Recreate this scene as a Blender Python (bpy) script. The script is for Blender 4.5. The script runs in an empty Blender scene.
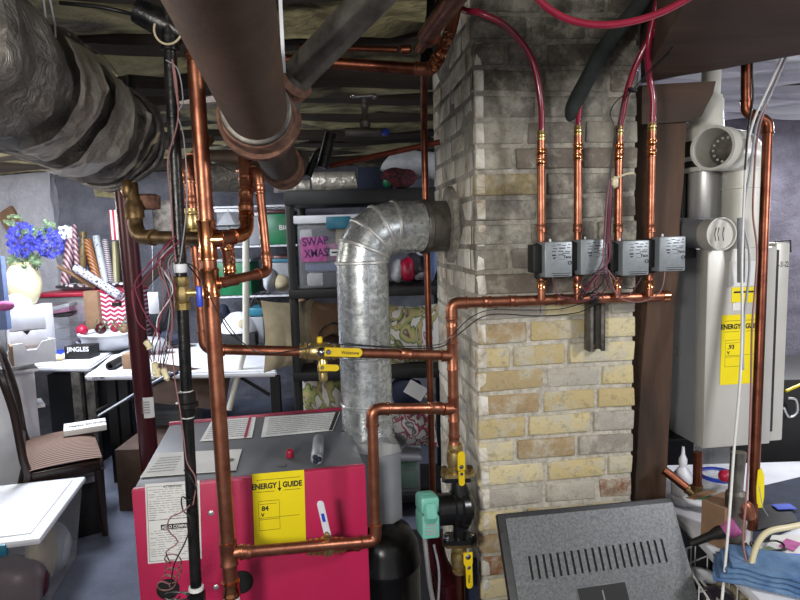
import bpy, bmesh, math, random
from mathutils import Vector, Matrix
random.seed(7)
V=Vector; PI=math.pi; R=math.radians
scn=bpy.context.scene; COL=scn.collection
# ------------------------------------------------------------------ camera
CAMZ=1.6; F=600.0
p_,r_=R(6.2),R(1.67)
f0=V((0,math.cos(p_),-math.sin(p_))); rt0=V((1,0,0)); up0=rt0.cross(f0)
RT=rt0*math.cos(r_)-up0*math.sin(r_); UP=up0*math.cos(r_)+rt0*math.sin(r_)
def ray(px,py): return f0*F+RT*(px-400)+UP*(300-py)
def at(px,py,Y):
    d=ray(px,py); return V((0,0,CAMZ))+d*(Y/d.y)
def atz(px,py,z):
    d=ray(px,py); return V((0,0,CAMZ))+d*((z-CAMZ)/d.z)
cam=bpy.data.cameras.new('camera'); co=bpy.data.objects.new('camera',cam); COL.objects.link(co)
co.matrix_world=Matrix(((RT.x,UP.x,-f0.x,0),(RT.y,UP.y,-f0.y,0),(RT.z,UP.z,-f0.z,CAMZ),(0,0,0,1)))
cam.sensor_width=36; cam.lens=27; cam.clip_start=.02; scn.camera=co
# ------------------------------------------------------------------ materials
def C(h):
    h=h.lstrip('#'); c=[int(h[i:i+2],16)/255 for i in (0,2,4)]
    return tuple((x/12.92 if x<=.04045 else ((x+.055)/1.055)**2.4) for x in c)+(1,)
class NT:
    def __init__(s,name):
        s.m=bpy.data.materials.new(name); s.m.use_nodes=True; s.n=s.m.node_tree.nodes; s.l=s.m.node_tree.links
        s.b=s.n['Principled BSDF']
    def add(s,t,**k):
        n=s.n.new(t)
        for a,v in k.items():
            if a in n.inputs: n.inputs[a].default_value=v
            else: setattr(n,a,v)
        return n
    def link(s,a,b): s.l.new(a,b)
    def co(s,kind='Object',scale=(1,1,1),rot=(0,0,0)):
        t=s.add('ShaderNodeTexCoord'); m=s.add('ShaderNodeMapping'); m.inputs['Scale'].default_value=scale; m.inputs['Rotation'].default_value=rot
        s.link(t.outputs[kind],m.inputs['Vector']); return m.outputs[0]
    def noise(s,scale,detail=4,co=None,rough=.6,dist=0):
        n=s.add('ShaderNodeTexNoise'); n.inputs['Scale'].default_value=scale; n.inputs['Detail'].default_value=detail
        n.inputs['Roughness'].default_value=rough; n.inputs['Distortion'].default_value=dist
        s.link(co if co is not None else s.co(),n.inputs['Vector']); return n.outputs['Fac']
    def ramp(s,fac,stops,interp='LINEAR'):
        r=s.add('ShaderNodeValToRGB'); e=r.color_ramp.elements; r.color_ramp.interpolation=interp
        while len(e)<len(stops): e.new(.5)
        for el,(p,c) in zip(e,stops): el.position=p; el.color=c
        s.link(fac,r.inputs[0]); return r.outputs[0]
    def mix(s,fac,a,b,bt='MIX'):
        n=s.add('ShaderNodeMix'); n.data_type='RGBA'; n.blend_type=bt
        for v,i in ((fac,0),(a,6),(b,7)):
            if isinstance(v,(int,float)): n.inputs[i].default_value=v
            elif isinstance(v,tuple): n.inputs[i].default_value=v
            else: s.link(v,n.inputs[i])
        return n.outputs[2]
    def math(s,op,a,b=0,c=0):
        n=s.add('ShaderNodeMath'); n.operation=op
        for v,i in ((a,0),(b,1),(c,2)):
            if isinstance(v,(int,float)): n.inputs[i].default_value=v
            else: s.link(v,n.inputs[i])
        return n.outputs[0]
    def bump(s,h,st=.3,dist=.01):
        b=s.add('ShaderNodeBump'); b.inputs['Strength'].default_value=st; b.inputs['Distance'].default_value=dist
        s.link(h,b.inputs['Height']); s.link(b.outputs[0],s.b.inputs['Normal'])
    def set(s,**k):
        for a,v in k.items():
            a=a.replace('_',' ')
            if isinstance(v,(int,float,tuple)): s.b.inputs[a].default_value=v
            else: s.link(v,s.b.inputs[a])
def mat(name,c1,c2=None,scale=12,rough=.5,metal=0,bump=0,bscale=None,det=4,lo=.35,hi=.65,stretch=(1,1,1),dist=.004,rvar=0,**k):
    t=NT(name); t.set(Roughness=rough,Metallic=metal)
    if c2 is None: c2=c1
    n=t.noise(scale,det,t.co(scale=stretch))
    t.set(Base_Color=t.ramp(n,[(lo,C(c1)),(hi,C(c2))]))
    if rvar:
        t.set(Roughness=t.math('MULTIPLY_ADD',n,rvar,rough-rvar/2))
    if bump: t.bump(t.noise(bscale or scale*2,det,t.co(scale=stretch)),bump,dist)
    t.set(**k); return t.m
M={}
M['copper']=mat('copper','ae745a','84503e',25,.40,.95,.08,60,rvar=.25)
M['copper_old']=mat('aged_copper','8a5440','62382c',18,.38,1,.1,60,rvar=.3)
M['copper_bright']=mat('bright_copper','d49066','a8633f',30,.22,1,.1,80,rvar=.2)
M['copper_paint']=mat('copper_tint','8a3a24','6a2c1c',10,.5,.4)
M['brass']=mat('brass','cdb680','98834f',40,.34,.9,.15,90,rvar=.2)
M['brass_old']=mat('old_brass','7c6443','4e3c28',30,.45,.8,.3,60)
M['black_iron']=mat('black_iron_pipe','16171a','2c2a28',25,.32,.5,.4,60,rvar=.3)
M['cast']=mat('cast_iron','3a2e27','5c4636',7,.6,.3,.5,40,det=8)
M['rust']=mat('rust','8a6552','54392f',40,.8,.2,.9,70,det=8)
M['lead']=mat('galvanised_pipe','7a756e','45413e',14,.5,.6,.4,50)
M['red']=mat('red_enamel','b01a4c','a31744',5,.42,0,.12,300,lo=.3,hi=.7)
M['red_dark']=mat('red_rim','a02046','8a1a3c',8,.4)
M['panelgrey']=mat('grey_enamel','5f6166','55575c',6,.45,.1,.1,200)
M['galv']=None
M['pex']=mat('red_tubing','8e1c38','7a152d',8,.22,0,0,Coat_Weight=.5)
M['blackp']=mat('black_plastic','080809','0f0f11',15,.6)
M['blackm']=mat('black_gloss','0a0a0b','131314',15,.25)
M['debris']=mat('dark_mixed','141416','242226',30,.8)
M['foam']=mat('foam_sleeve','1f2423','2a302f',30,.9,0,.3,90)
M['white']=mat('white_plastic','d8dae0','c6c8d0',5,.4)
M['whitep']=mat('white_paper','d6d6d4','c8c8c6',9,.7)
M['pvc']=mat('pvc','d3d2c9','bdbcb2',6,.35)
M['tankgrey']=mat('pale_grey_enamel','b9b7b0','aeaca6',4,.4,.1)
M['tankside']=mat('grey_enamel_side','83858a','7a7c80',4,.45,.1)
M['steel']=mat('brushed_steel','d4d4d2','b4b4b4',30,.42,.75,.1,80,stretch=(1,1,.05))
M['chrome']=mat('chrome','c8c8cc','a0a0a4',20,.15,1)
M['yellow']=mat('yellow_label','e6d200','dcc800',4,.5)
M['ylw']=mat('yellow_plastic','dcc01c','c8aa10',10,.35)
M['ink']=mat('black_ink','0c0c0c','141414',5,.6)
M['ink2']=mat('grey_print','808080','9a9a9a',5,.7)
M['purple_ink']=mat('purple_ink','3c1458','2c0c44',5,.6)
M['teal']=mat('teal_enamel','6fb3a2','5fa392',12,.4)
M['zone']=mat('zone_grey','7e8488','8b9195',60,.42,.3,.1,150)
M['dkgrey']=mat('dark_grey_metal','505254','6c6e70',160,.42,.4,.25,420,dist=.002)
M['dkgrey2']=mat('dark_grey_edge','2c2d2f','343537',60,.5,.4)
M['wood_dark']=mat('dark_old_timber','2a1d15','5a3f2b',9,.75,0,.7,14,stretch=(1,1,.15),det=8)
M['wood_beam']=mat('brown_timber','574033','33251c',7,.7,0,.5,12,stretch=(.2,1,1),det=8)
M['joist']=mat('joist_bark','211b17','332a23',6,.9,0,1.0,14,stretch=(.3,1,1),det=8,dist=.02)
M['lath']=mat('subfloor_board','aba37a','3b3626',6,.85,0,1.0,18,stretch=(.5,1,1),det=9,lo=.40,hi=.60,dist=.02)
M['maroon']=mat('maroon_steel','441018','360c12',10,.35,.2)
M['dwood']=mat('espresso_wood','1d1412','2b1e19',20,.3,0,.1,40,stretch=(1,1,.2))
M['seat']=None
M['navy']=mat('navy_fabric','1a2540','101828',20,.8)
M['blue']=mat('blue_plastic','2447c0','1c3aa8',10,.4)
M['green']=mat('green_plastic','117046','0d5f3a',10,.4)
M['redp']=mat('red_plastic','a8183c','8e1030',10,.4)
M['card']=mat('cardboard','49362c','3a2b23',10,.85)
M['card2']=mat('tan_cardboard','8a6d55','7a5f49',10,.85)
M['greyp']=mat('grey_plastic','8f9298','7f8288',8,.4)
M['cream']=mat('cream_ceramic','cfc6a4','bdb390',6,.35)
M['leaf']=mat('leaf_green','2a3c28','66805e',40,.6)
M['flower']=mat('blue_flower','14187a','3036ac',60,.7)
M['tealh']=mat('teal_handle','1f6f86','185f75',10,.4)
M['pink']=mat('pink_fabric','b8609c','9a4a80',30,.8)
M['cloth']=mat('white_cloth','c9ccd2','a9adb4',14,.9,0,.5,20)
M['denim']=mat('denim','6482a4','40608a',18,.9,0,.5,120)
M['plaid']=mat('red_plaid','5c1020','1c1214',60,.85,lo=.48,hi=.52)
M['beige']=mat('beige_fabric','b5a98e','a09478',14,.9,0,.3,200)
M['bfab']=mat('blue_trim_fabric','6f7fa8','5f6f98',14,.9)
M['wire_w']=mat('white_cable','d4d4d2','c4c4c2',5,.4)
M['wire_r']=mat('red_wire','7c2440','6a1c36',5,.45)
M['wire_p']=mat('pink_beige_wire','8e6462','7a5452',20,.5)
M['wire_m']=mat('plum_wire','5c2038','48182c',5,.5)
M['wire_b']=mat('black_wire','121214','1a1a1c',5,.4)
M['glassy']=None
def special():
    # wrinkled/galvanised spangle
    t=NT('galvanised_steel'); v=t.add('ShaderNodeTexVoronoi'); v.inputs['Scale'].default_value=90; t.link(t.co(),v.inputs['Vector'])
    t.set(Metallic=.82,Roughness=.3,Base_Color=t.ramp(v.outputs['Color'],[(.2,C('b2b8ba')),(.8,C('dfe4e6'))]))
    t.set(Roughness=t.math('MULTIPLY_ADD',t.noise(30),.35,.1)); t.bump(t.noise(14),.15,.01); M['galv']=t.m
    t=NT('duct_tape_wrap'); co=t.co(); n=t.noise(3.5,3,co,.5,.6); n2=t.noise(22,6,co,.6,1.5)
    t.set(Metallic=.45,Roughness=.42,Base_Color=t.ramp(n,[(.3,C('454345')),(.5,C('86817b')),(.7,C('5c5855'))])); t.bump(n2,.8,.02); M['ducttape']=t.m
    t=NT('crumpled_foil'); co=t.co(); v=t.add('ShaderNodeTexVoronoi'); v.inputs['Scale'].default_value=22; t.link(co,v.inputs['Vector'])
    t.set(Metallic=.6,Roughness=.34,Base_Color=C('cfc8bd')); t.bump(t.mix(.5,v.outputs['Distance'],t.noise(30,6,co)),.8,.02); M['foil']=t.m
    t=NT('striped_brown_fabric'); w=t.add('ShaderNodeTexWave'); w.bands_direction='Y'; w.inputs['Scale'].default_value=13; w.inputs['Distortion'].default_value=.4; t.link(t.co(),w.inputs['Vector'])
    t.set(Roughness=.8,Base_Color=t.ramp(w.outputs['Fac'],[(.3,C('2a1c18')),(.6,C('7d6254'))])); M['seat']=t.m
    t=NT('clear_plastic'); t.set(Base_Color=C('b9c0cc'),Roughness=.25,Transmission_Weight=.0,Alpha=.32,Specular_IOR_Level=.8); M['glassy']=t.m
    t=NT('hazy_clear_plastic'); t.set(Base_Color=C('a9abb0'),Roughness=.35,Alpha=.30); M['hazy']=t.m
    t=NT('grey_carpet'); n=t.noise(7,6); n2=t.noise(160,2)
    t.set(Roughness=.9,Base_Color=t.mix(.35,t.ramp(n,[(.3,C('3a3f4c')),(.7,C('555a6a'))]),t.ramp(n2,[(.3,C('363a46')),(.7,C('6c7184'))]))); t.bump(n2,.5,.004); M['floor']=t.m
    # painted rubble stone wall
    for nm,a,b,c in (('wall','666873','8e919e','4a4d58'),('wall2','5c5865','827e8c','3a3844'),('wallw','d4d6e2','eceef8','9a9cac')):
        t=NT('stone_'+nm); co=t.co(); v=t.add('ShaderNodeTexVoronoi'); v.feature='DISTANCE_TO_EDGE'; v.inputs['Scale'].default_value=2.6
        mp=t.mix(.12,co,t.add('ShaderNodeTexNoise',Scale=5.0).outputs['Color']); t.link(mp,v.inputs['Vector'])
        n=t.noise(4,8,co,.7); base=t.ramp(n,[(.3,C(a)),(.6,C(b))]); e=t.ramp(v.outputs['Distance'],[(0,(.55,.55,.55,1)),(.16,(1,1,1,1))])
        sm=t.ramp(t.noise(1.6,3,co),[(.4,(0,0,0,1)),(.6,(1,1,1,1))])
        f=t.math('MULTIPLY',t.math('SUBTRACT',1,e),sm)
        t.set(Roughness=.85,Base_Color=t.mix(t.math('MULTIPLY',f,.7),base,C(c)))
        h=t.math('ADD',t.math('MULTIPLY',e,.5),t.math('MULTIPLY',t.noise(7,9,co,.8,.2),1.6)); t.bump(h,.9,.06); M[nm]=t.m
    # brick: per brick tint attribute + grime
    def grimy(name,attr):
        t=NT(name); co=t.co(); sx=t.add('ShaderNodeSeparateXYZ'); t.link(co,sx.inputs[0])
        if attr:
            a=t.add('ShaderNodeAttribute',attribute_name='tint'); base=a.outputs['Color']
        else: base=C('9f9a8e')
        n1=t.noise(9,8,co,.75); n2=t.noise(45,6,co,.7); n3=t.noise(3.2,5,co,.6)
        if attr:
            # whitewash / lime residue patches
            b=t.mix(t.ramp(n1,[(.48,(0,0,0,1)),(.60,(.85,.85,.85,1))]),base,C('b5b1a2'))
            b=t.mix(t.ramp(n2,[(.54,(0,0,0,1)),(.68,(.6,.6,.6,1))]),b,C('7d7260'))
        else:
            b=t.ramp(n2,[(.3,C('8b867b')),(.62,C('c0bbae'))])
        # soot staining band, thick around the flue height and above (stain with ragged outline)
        zz=t.math('ADD',sx.outputs['Z'],t.math('MULTIPLY',t.math('SUBTRACT',n3,.5),.55))
        s=t.ramp(t.math('SUBTRACT',zz,1.08),[(.30,(0,0,0,1)),(.46,(.75,.75,.75,1)),(.66,(.8,.8,.8,1)),(.74,(.35,.35,.35,1)),(.86,(.45,.45,.45,1)),(.97,(.9,.9,.9,1))])
        s2=t.math('MULTIPLY',s,t.ramp(n1,[(.38,(1,1,1,1)),(.62,(.35,.35,.35,1))]))
        b=t.mix(t.math('MULTIPLY',t.ramp(zz,[(.0,(1,1,1,1)),(1,(1,1,1,1))]),s2),b,C('332e29'))
        t.set(Roughness=.92,Base_Color=b); t.bump(t.math('ADD',n1,t.math('MULTIPLY',n2,.5)),.8,.012); return t.m
    M['brick']=grimy('old_buff_brick',True); M['mortar']=grimy('old_mortar',False)
    t=NT('flaking_whitewash'); co=t.co(); n=t.noise(6,9,co,.75,1.0); n2=t.noise(2.5,4,t.co(scale=(1,1,.45)))
    b=t.ramp(n,[(.36,C('8a7560')),(.44,C('c4baa6')),(.58,C('e9e6dd'))])
    b=t.mix(t.ramp(n2,[(.48,(0,0,0,1)),(.62,(.4,.4,.4,1))]),b,C('7b7468'))
    t.set(Roughness=.9,Base_Color=b); t.bump(n,1.0,.02); M['flaking']=t.m
    # floral fabric
    t=NT('floral_fabric'); co=t.co(); n=t.noise(5,2,co,.5,1.6)
    k=[(0,C('c9c6bf')),(.40,C('c9c6bf')),(.42,C('3c3a3c')),(.44,C('8c9a5a')),(.50,C('b5a578')),(.52,C('4a3c3c')),(.535,C('cfccc6')),(.60,C('cfccc6')),(.62,C('86324a')),(.66,C('c8c6c2'))]
    t.set(Roughness=.9,Base_Color=t.ramp(n,k)); M['floral']=t.m
    t=NT('floral_fabric_pink'); co=t.co(); n=t.noise(8,2,co,.5,1.6)
    k=[(0,C('c9c6c2')),(.42,C('c9c6c2')),(.45,C('3a5a3c')),(.50,C('b83468')),(.55,C('d8d4d0')),(.62,C('2c2c34')),(.66,C('c8c6c2'))]
    t.set(Roughness=.9,Base_Color=t.ramp(n,k)); M['floralp']=t.m
    # gift wraps
    def wrap(key,a,b,sc,dirn='DIAGONAL',th=.5):
        t=NT('wrap_'+key); w=t.add('ShaderNodeTexWave'); w.bands_direction=dirn; w.inputs['Scale'].default_value=sc; t.link(t.co(),w.inputs['Vector'])
        t.set(Roughness=.4,Base_Color=t.ramp(w.outputs['Fac'],[(th-.04,C(a)),(th+.04,C(b))])); M[key]=t.m
    wrap('w_purple','6a2c44','c8b4bc',12); wrap('w_plaid','7c1c2c','b08a4a',16); wrap('w_red','a01c3c','e0c8cc',8,'X'); wrap('w_olive','a8a07c','6f6a48',7,'X')
    wrap('w_box','3a2f3c','c8c0c8',18,'Z',.6)
    def dots(key,a,b,sc,r=.3):
        t=NT('dots_'+key); v=t.add('ShaderNodeTexVoronoi'); v.inputs['Scale'].default_value=sc; t.link(t.co(),v.inputs['Vector'])
        t.set(Roughness=.4,Base_Color=t.ramp(v.outputs['Distance'],[(r,C(b)),(r+.05,C(a))])); M[key]=t.m
    dots('w_dot','b9bccc','2c2c38',45); dots('w_blue','45588c','aebcd8',40); dots('w_white','b9c0c8','46707a',40,.22); dots('w_speck','d0ccd4','30303c',30,.25); dots('w_gold','6c5a34','2c2018',40)
    dots('ribbon','38343e','d8d8e0',12,.45)
    # chevron
    t=NT('red_chevron_print'); s=t.add('ShaderNodeSeparateXYZ'); t.link(t.co(),s.inputs[0])
    zig=t.math('ABSOLUTE',t.math('SUBTRACT',t.math('FRACT',t.math('MULTIPLY',s.outputs['X'],15)),.5))
    v=t.math('FRACT',t.math('ADD',t.math('MULTIPLY',s.outputs['Z'],26),zig)); v=t.math('GREATER_THAN',v,.42)
    t.set(Roughness=.6,Base_Color=t.mix(v,C('e0d8de'),C('a01448'))); M['chevron']=t.m
    t=NT('foil_ceiling'); w=t.add('ShaderNodeTexWave'); w.bands_direction='Y'; w.inputs['Scale'].default_value=1.6; w.inputs['Distortion'].default_value=3; t.link(t.co(scale=(.4,1,1)),w.inputs['Vector'])
    t.set(Metallic=.45,Roughness=.25,Base_Color=C('dcdce0')); t.bump(w.outputs['Fac'],.6,.05); M['foilceil']=t.m
special()
# ------------------------------------------------------------------ mesh builder
def wm(o):
    m=Matrix.LocRotScale(o.location,o.rotation_euler,o.scale)
    return wm(o.parent)@m if o.parent else m
def frame(o,right,up):
    x=V(right).normalized(); z=x.cross(V(up)).normalized(); y=z.cross(x)
    return Matrix(((x.x,y.x,z.x,o[0]),(x.y,y.y,z.y,o[1]),(x.z,y.z,z.z,o[2]),(0,0,0,1)))
def fillet(pts,b,n=6):
    pts=[V(p) for p in pts]; out=[pts[0]]
    for i in range(1,len(pts)-1):
        a,c,d=pts[i-1],pts[i],pts[i+1]; u=(a-c); w=(d-c); bb=min(b,u.length*.49,w.length*.49)
        u.normalize(); w.normalize()
        if u.dot(w)<-.998: out.append(c); continue
        p0=c+u*bb; p1=c+w*bb
        for k in range(n+1):
            t=k/n; out.append(p0*(1-t)**2+c*2*t*(1-t)+p1*t*t)
    out.append(pts[-1]); return out
def spline(pts,n=6):
    pts=[V(p) for p in pts]; q=[pts[0]]+pts+[pts[-1]]; out=[]
    for i in range(1,len(q)-2):
        a,b,c,d=q[i-1],q[i],q[i+1],q[i+2]
        for k in range(n):
            t=k/n; out.append(.5*((2*b)+(c-a)*t+(2*a-5*b+4*c-d)*t*t+(3*b-a-3*c+d)*t**3))
    out.append(pts[-1]); return out
class MB:
    def __init__(s): s.b=bmesh.new(); s.mi=0; s.X=None
    def _v(s,c):
        c=V(c); return s.b.verts.new(s.X@c if s.X else c)
    def face(s,vs):
        try: f=s.b.faces.new(vs); f.material_index=s.mi; return f
        except ValueError: return None
    def box(s,lo,hi,X=None,bev=0):
        lo,hi=V(lo),V(hi); c=[(x,y,z) for x in (lo.x,hi.x) for y in (lo.y,hi.y) for z in (lo.z,hi.z)]
        vs=[s._v(X@V(p) if X else p) for p in c]
        fs=[s.face([vs[i] for i in q]) for q in ((0,1,3,2),(4,6,7,5),(0,4,5,1),(2,3,7,6),(0,2,6,4),(1,5,7,3))]
        if bev:
            es={e for f in fs if f for e in f.edges}
            r=bmesh.ops.bevel(s.b,geom=list(es),offset=bev,segments=2,profile=.5,affect='EDGES',clamp_overlap=True)
            for f in r['faces']: f.material_index=s.mi
        return s
    def cbox(s,c,size,X=None,bev=0):
        c=V(c); h=V(size)/2; return s.box(c-h,c+h,X,bev)
    def tube(s,pts,r,seg=12,caps=True,flat=None):
        pts=[V(p) for p in pts]; n=len(pts); rr=r if isinstance(r,(list,tuple)) else [r]*n
        if n<2: return s
        t0=(pts[1]-pts[0]).normalized(); ref=V((0,0,1)) if abs(t0.z)<.9 else V((1,0,0)); nx=t0.cross(ref).normalized(); rings=[]
        for i,p in enumerate(pts):
            t=(pts[min(i+1,n-1)]-pts[max(i-1,0)]).normalized(); nx=(nx-t*nx.dot(t)).normalized(); ny=t.cross(nx)
            rings.append([s._v(p+(nx*math.cos(2*PI*k/seg)+ny*math.sin(2*PI*k/seg)*(flat or 1))*rr[i]) for k in range(seg)])
        for a,b in zip(rings,rings[1:]):
            for k in range(seg): s.face([a[k],a[(k+1)%seg],b[(k+1)%seg],b[k]])
        if caps: s.face(rings[0][::-1]); s.face(rings[-1])
        return s
    def lathe(s,prof,o=(0,0,0),d=(0,0,1),seg=20,caps=True):
        o=V(o); d=V(d).normalized(); ref=V((0,0,1)) if abs(d.z)<.9 else V((1,0,0)); nx=d.cross(ref).normalized(); ny=d.cross(nx); rings=[]
        for r,h in prof:
            rings.append([s._v(o+d*h+(nx*math.cos(2*PI*k/seg)+ny*math.sin(2*PI*k/seg))*max(r,1e-5)) for k in range(seg)])
        for a,b in zip(rings,rings[1:]):
            for k in range(seg): s.face([a[k],a[(k+1)%seg],b[(k+1)%seg],b[k]])
        if caps: s.face(rings[0][::-1]); s.face(rings[-1])
        return s
    def prism(s,poly,X,depth):
        # poly in local xy of X, extruded -depth..0 on local z
        a=[s._v(X@V((p[0],p[1],0))) for p in poly]; b=[s._v(X@V((p[0],p[1],-depth))) for p in poly]
        s.face(a); s.face(b[::-1])
        for i in range(len(poly)): j=(i+1)%len(poly); s.face([a[j],a[i],b[i],b[j]])
        return s
    def ball(s,c,r,sub=2,sc=(1,1,1),X=None,jit=0):
        m=Matrix.Translation(V(c))@Matrix.Diagonal((*sc,1)); m=X@m if X else m
        m=s.X@m if s.X else m
        g=bmesh.ops.create_icosphere(s.b,subdivisions=sub,radius=r,matrix=m)
        for v in g['verts']:
            if jit: v.co+=V([random.uniform(-jit,jit) for _ in range(3)])
            for f in v.link_faces: f.material_index=s.mi
        return s
    def pillow(s,X,w,h,t,n=14,m=0):
        # two bulging sheets
        for sg in (1,-1):
            g=[[s._v(X@V(((i/n-.5)*w*(1-.10*math.sin(PI*j/n)),(j/n-.5)*h*(1-.10*math.sin(PI*i/n)),sg*t/2*(math.sin(PI*i/n)*math.sin(PI*j/n))**.45))) for j in range(n+1)] for i in range(n+1)]
            for i in range(n):
                for j in range(n):
                    q=[g[i][j],g[i+1][j],g[i+1][j+1],g[i][j+1]]; s.face(q if sg>0 else q[::-1])
        return s
    def jitter(s,a,seed=1):
        from mathutils import noise
        for v in s.b.verts: v.co+=noise.noise_vector(v.co*9+V((seed,0,0)))*a
        return s
    def build(s,name,m,parent=None,ang=38,merge=True):
        me=bpy.data.meshes.new(name)
        if merge: bmesh.ops.remove_doubles(s.b,verts=s.b.verts,dist=1e-6)
        bmesh.ops.recalc_face_normals(s.b,faces=s.b.faces)
        if parent is not None: s.b.transform(wm(parent).inverted())
        s.b.to_mesh(me); s.b.free()
        for p in me.polygons: p.use_smooth=True
        me.set_sharp_from_angle(angle=R(ang))
        for k in (m if isinstance(m,(list,tuple)) else [m]): me.materials.append(M[k] if isinstance(k,str) else k)
        o=bpy.data.objects.new(name,me); COL.objects.link(o)
        if parent is not None: o.parent=parent
        return o
def tag(o,label=None,cat=None,group=None,kind=None):
    for k,v in (('label',label),('category',cat),('group',group),('kind',kind)):
        if v: o[k]=v
    return o
def E(name,label,cat,loc,rz=0,group=None):
    o=bpy.data.objects.new(name,None); COL.objects.link(o); o.location=loc; o.rotation_euler=(0,0,rz); o.empty_display_size=.05
    return tag(o,label,cat,group)
def S(name,mb,m): return tag(mb.build(name,m),kind='structure')
def T(name,mb,m,label,cat,group=None):
    """single mesh thing with its origin moved to its base centre"""
    o=mb.build(name,m); vs=[v.co for v in o.data.vertices]
    c=V(((min(v.x for v in vs)+max(v.x for v in vs))/2,(min(v.y for v in vs)+max(v.y for v in vs))/2,min(v.z for v in vs)))
    o.data.transform(Matrix.Translation(-c)); o.location=c
    return tag(o,label,cat,group)
def text(name,s_,X,size,m,parent,align='LEFT',bold=0,xs=1,ext=.0002):
    cu=bpy.data.curves.new(name,'FONT'); cu.body=s_; cu.size=size; cu.align_x=align; cu.extrude=ext; cu.offset=bold; cu.resolution_u=3
    o=bpy.data.objects.new(name,cu); COL.objects.link(o)
    dg=bpy.context.evaluated_depsgraph_get(); me=bpy.data.meshes.new_from_object(o.evaluated_get(dg)); bpy.data.objects.remove(o); 
    me.transform(wm(parent).inverted()@X@Matrix.Diagonal((xs,1,1,1)))
    me.materials.clear(); me.materials.append(M[m]); me.name=name
    r=bpy.data.objects.new(name,me); COL.objects.link(r); r.parent=parent; return r
def dup(o,parent=None):
    c=o.copy(); COL.objects.link(c)
    if parent is not None: c.parent=parent
    for ch in [k for k in bpy.data.objects if k.parent==o]: dup(ch,c)
    return c
# ---- pipework
def fit_prof(r,L,g=1.14,b=1.24):
    return [(r,-L),(b*r,-L+.08*r),(b*r,-L+.35*r),(g*r,-L+.55*r),(g*r,L-.55*r),(b*r,L-.35*r),(b*r,L-.08*r),(r,L)]
def coupling(parent,p,d,r,m='copper',L=None,name='coupling'):
    return MB().lathe(fit_prof(r,L or 1.5*r),p,d).build(name,m,parent)
def tee(parent,p,d,bd,r,m='copper',L=None,br=None,name='tee'):
    L=L or 2.4*r; br=br or r; bd=V(bd).normalized()
    mb=MB().lathe(fit_prof(r,L),p,d); mb.lathe([(1.1*br,0),(1.13*br,1.9*br),(1.24*br,2.0*br),(1.24*br,2.3*br),(br,2.4*br)],p,bd)
    return mb.build(name,m,parent)
def run(name,label,cat,pts,r,m='copper',bend=None,group=None,elbows=True,fm=None,seg=14,base=None):
    pts=[V(p) for p in pts]; root=E(name,label,cat,base or min(pts,key=lambda q:q.z),0,group); b=bend or 1.9*r
    MB().tube(fillet(pts,b),r,seg).build('pipe',m,root)
    if elbows:
        for i in range(1,len(pts)-1):
            u=(pts[i-1]-pts[i]).normalized(); w=(pts[i+1]-pts[i]).normalized()
            if u.dot(w)<-.92: continue
            e=[pts[i]+u*(b+1.1*r),pts[i],pts[i+1]*0+pts[i]+w*(b+1.1*r)]
            mb=MB().tube(fillet(e,b*.99),r*1.13,seg)
            for q,dr in ((e[0],u),(e[2],w)): mb.lathe([(r,-.5*r),(1.25*r,-.4*r),(1.25*r,-.1*r),(r,.02*r)],q,dr)
            mb.build('elbow',fm or m,root)
    return root
# ================================================================== SETTING
def plane_box(name,lo,hi,m,X=None):
    return S(name,MB().box(lo,hi,X),m)
plane_box('floor',(-4.4,-1.6,-.08),(3.4,6.4,0),'floor')
ROT=Matrix.Rotation(R(4),4,'Z')
YB=5.9
wb=MB(); wb.box((-4.4,YB,0),(3.3,YB+.2,2.5))
S('wall_back',wb,'wall')
plane_box('wall_left',(-4.3,-1.6,0),(-4.1,YB,2.5),'wall')
plane_box('wall_right',(3.1,-1.6,0),(3.3,YB,2.5),'wall2')
# rough stone return on the right behind the water heater
S('wall_alcove',MB().box((1.02,3.45,0),(3.1,3.65,2.4)),'wall2')
# bright painted niche and corner on the left
a=at(8,243,YB); b=at(54,165,YB)
mb=MB(); mb.box((a.x-.25,YB-.10,a.z-.5),(b.x,YB,b.z+.25)); bmesh.ops.subdivide_edges(mb.b,edges=mb.b.edges[:],cuts=10,use_grid_fill=True); S('trim_1',mb.jitter(.05,3),'wallw')
mb=MB(); q0=at(12,206,YB-.12); q1=at(39,246,YB-.12); 
X=frame(q0,q1-q0,(0,0,1)); L=(q1-q0).length
mb.box((0,-.16,-.03),(L,.0,.03),X); S('trim_2',mb,'card2')
# ceiling: boards, joists
ceil=tag(MB().box((-4.4,-.2,2.42),(3.3,6.2,2.47)).build('ceiling','lath'),kind='structure')
for i in range(24):
    y=1.25+i*.43
    if y>5.8: break
    segs=[(-4.3,3.2)] if y>2.45 else [(-4.3,.14)]
    for (x0,x1) in segs:
        mb=MB(); n=26; rows=[]
        dz=.0 if i%3 else -.03; w=.038+.02*random.random()
        for k in range(n+1):
            x=x0+(x1-x0)*k/n; wob=math.sin(x*1.7+i)*.02; yy=y+wob+x*.06
            rr=1+.25*math.sin(x*3+i*2)+.15*random.random(); rows.append([mb._v((x,yy+c*w*rr,2.42 if t else 2.225+dz+.015*math.sin(x*5+i)+abs(c)*.02)) for c,t in ((-1,1),(-1,0),(0,0),(1,0),(1,1))])
        for p,q in zip(rows,rows[1:]):
            for j in range(4): mb.face([p[j],p[j+1],q[j+1],q[j]])
        j=mb.build('joist','joist',ceil)
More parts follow.
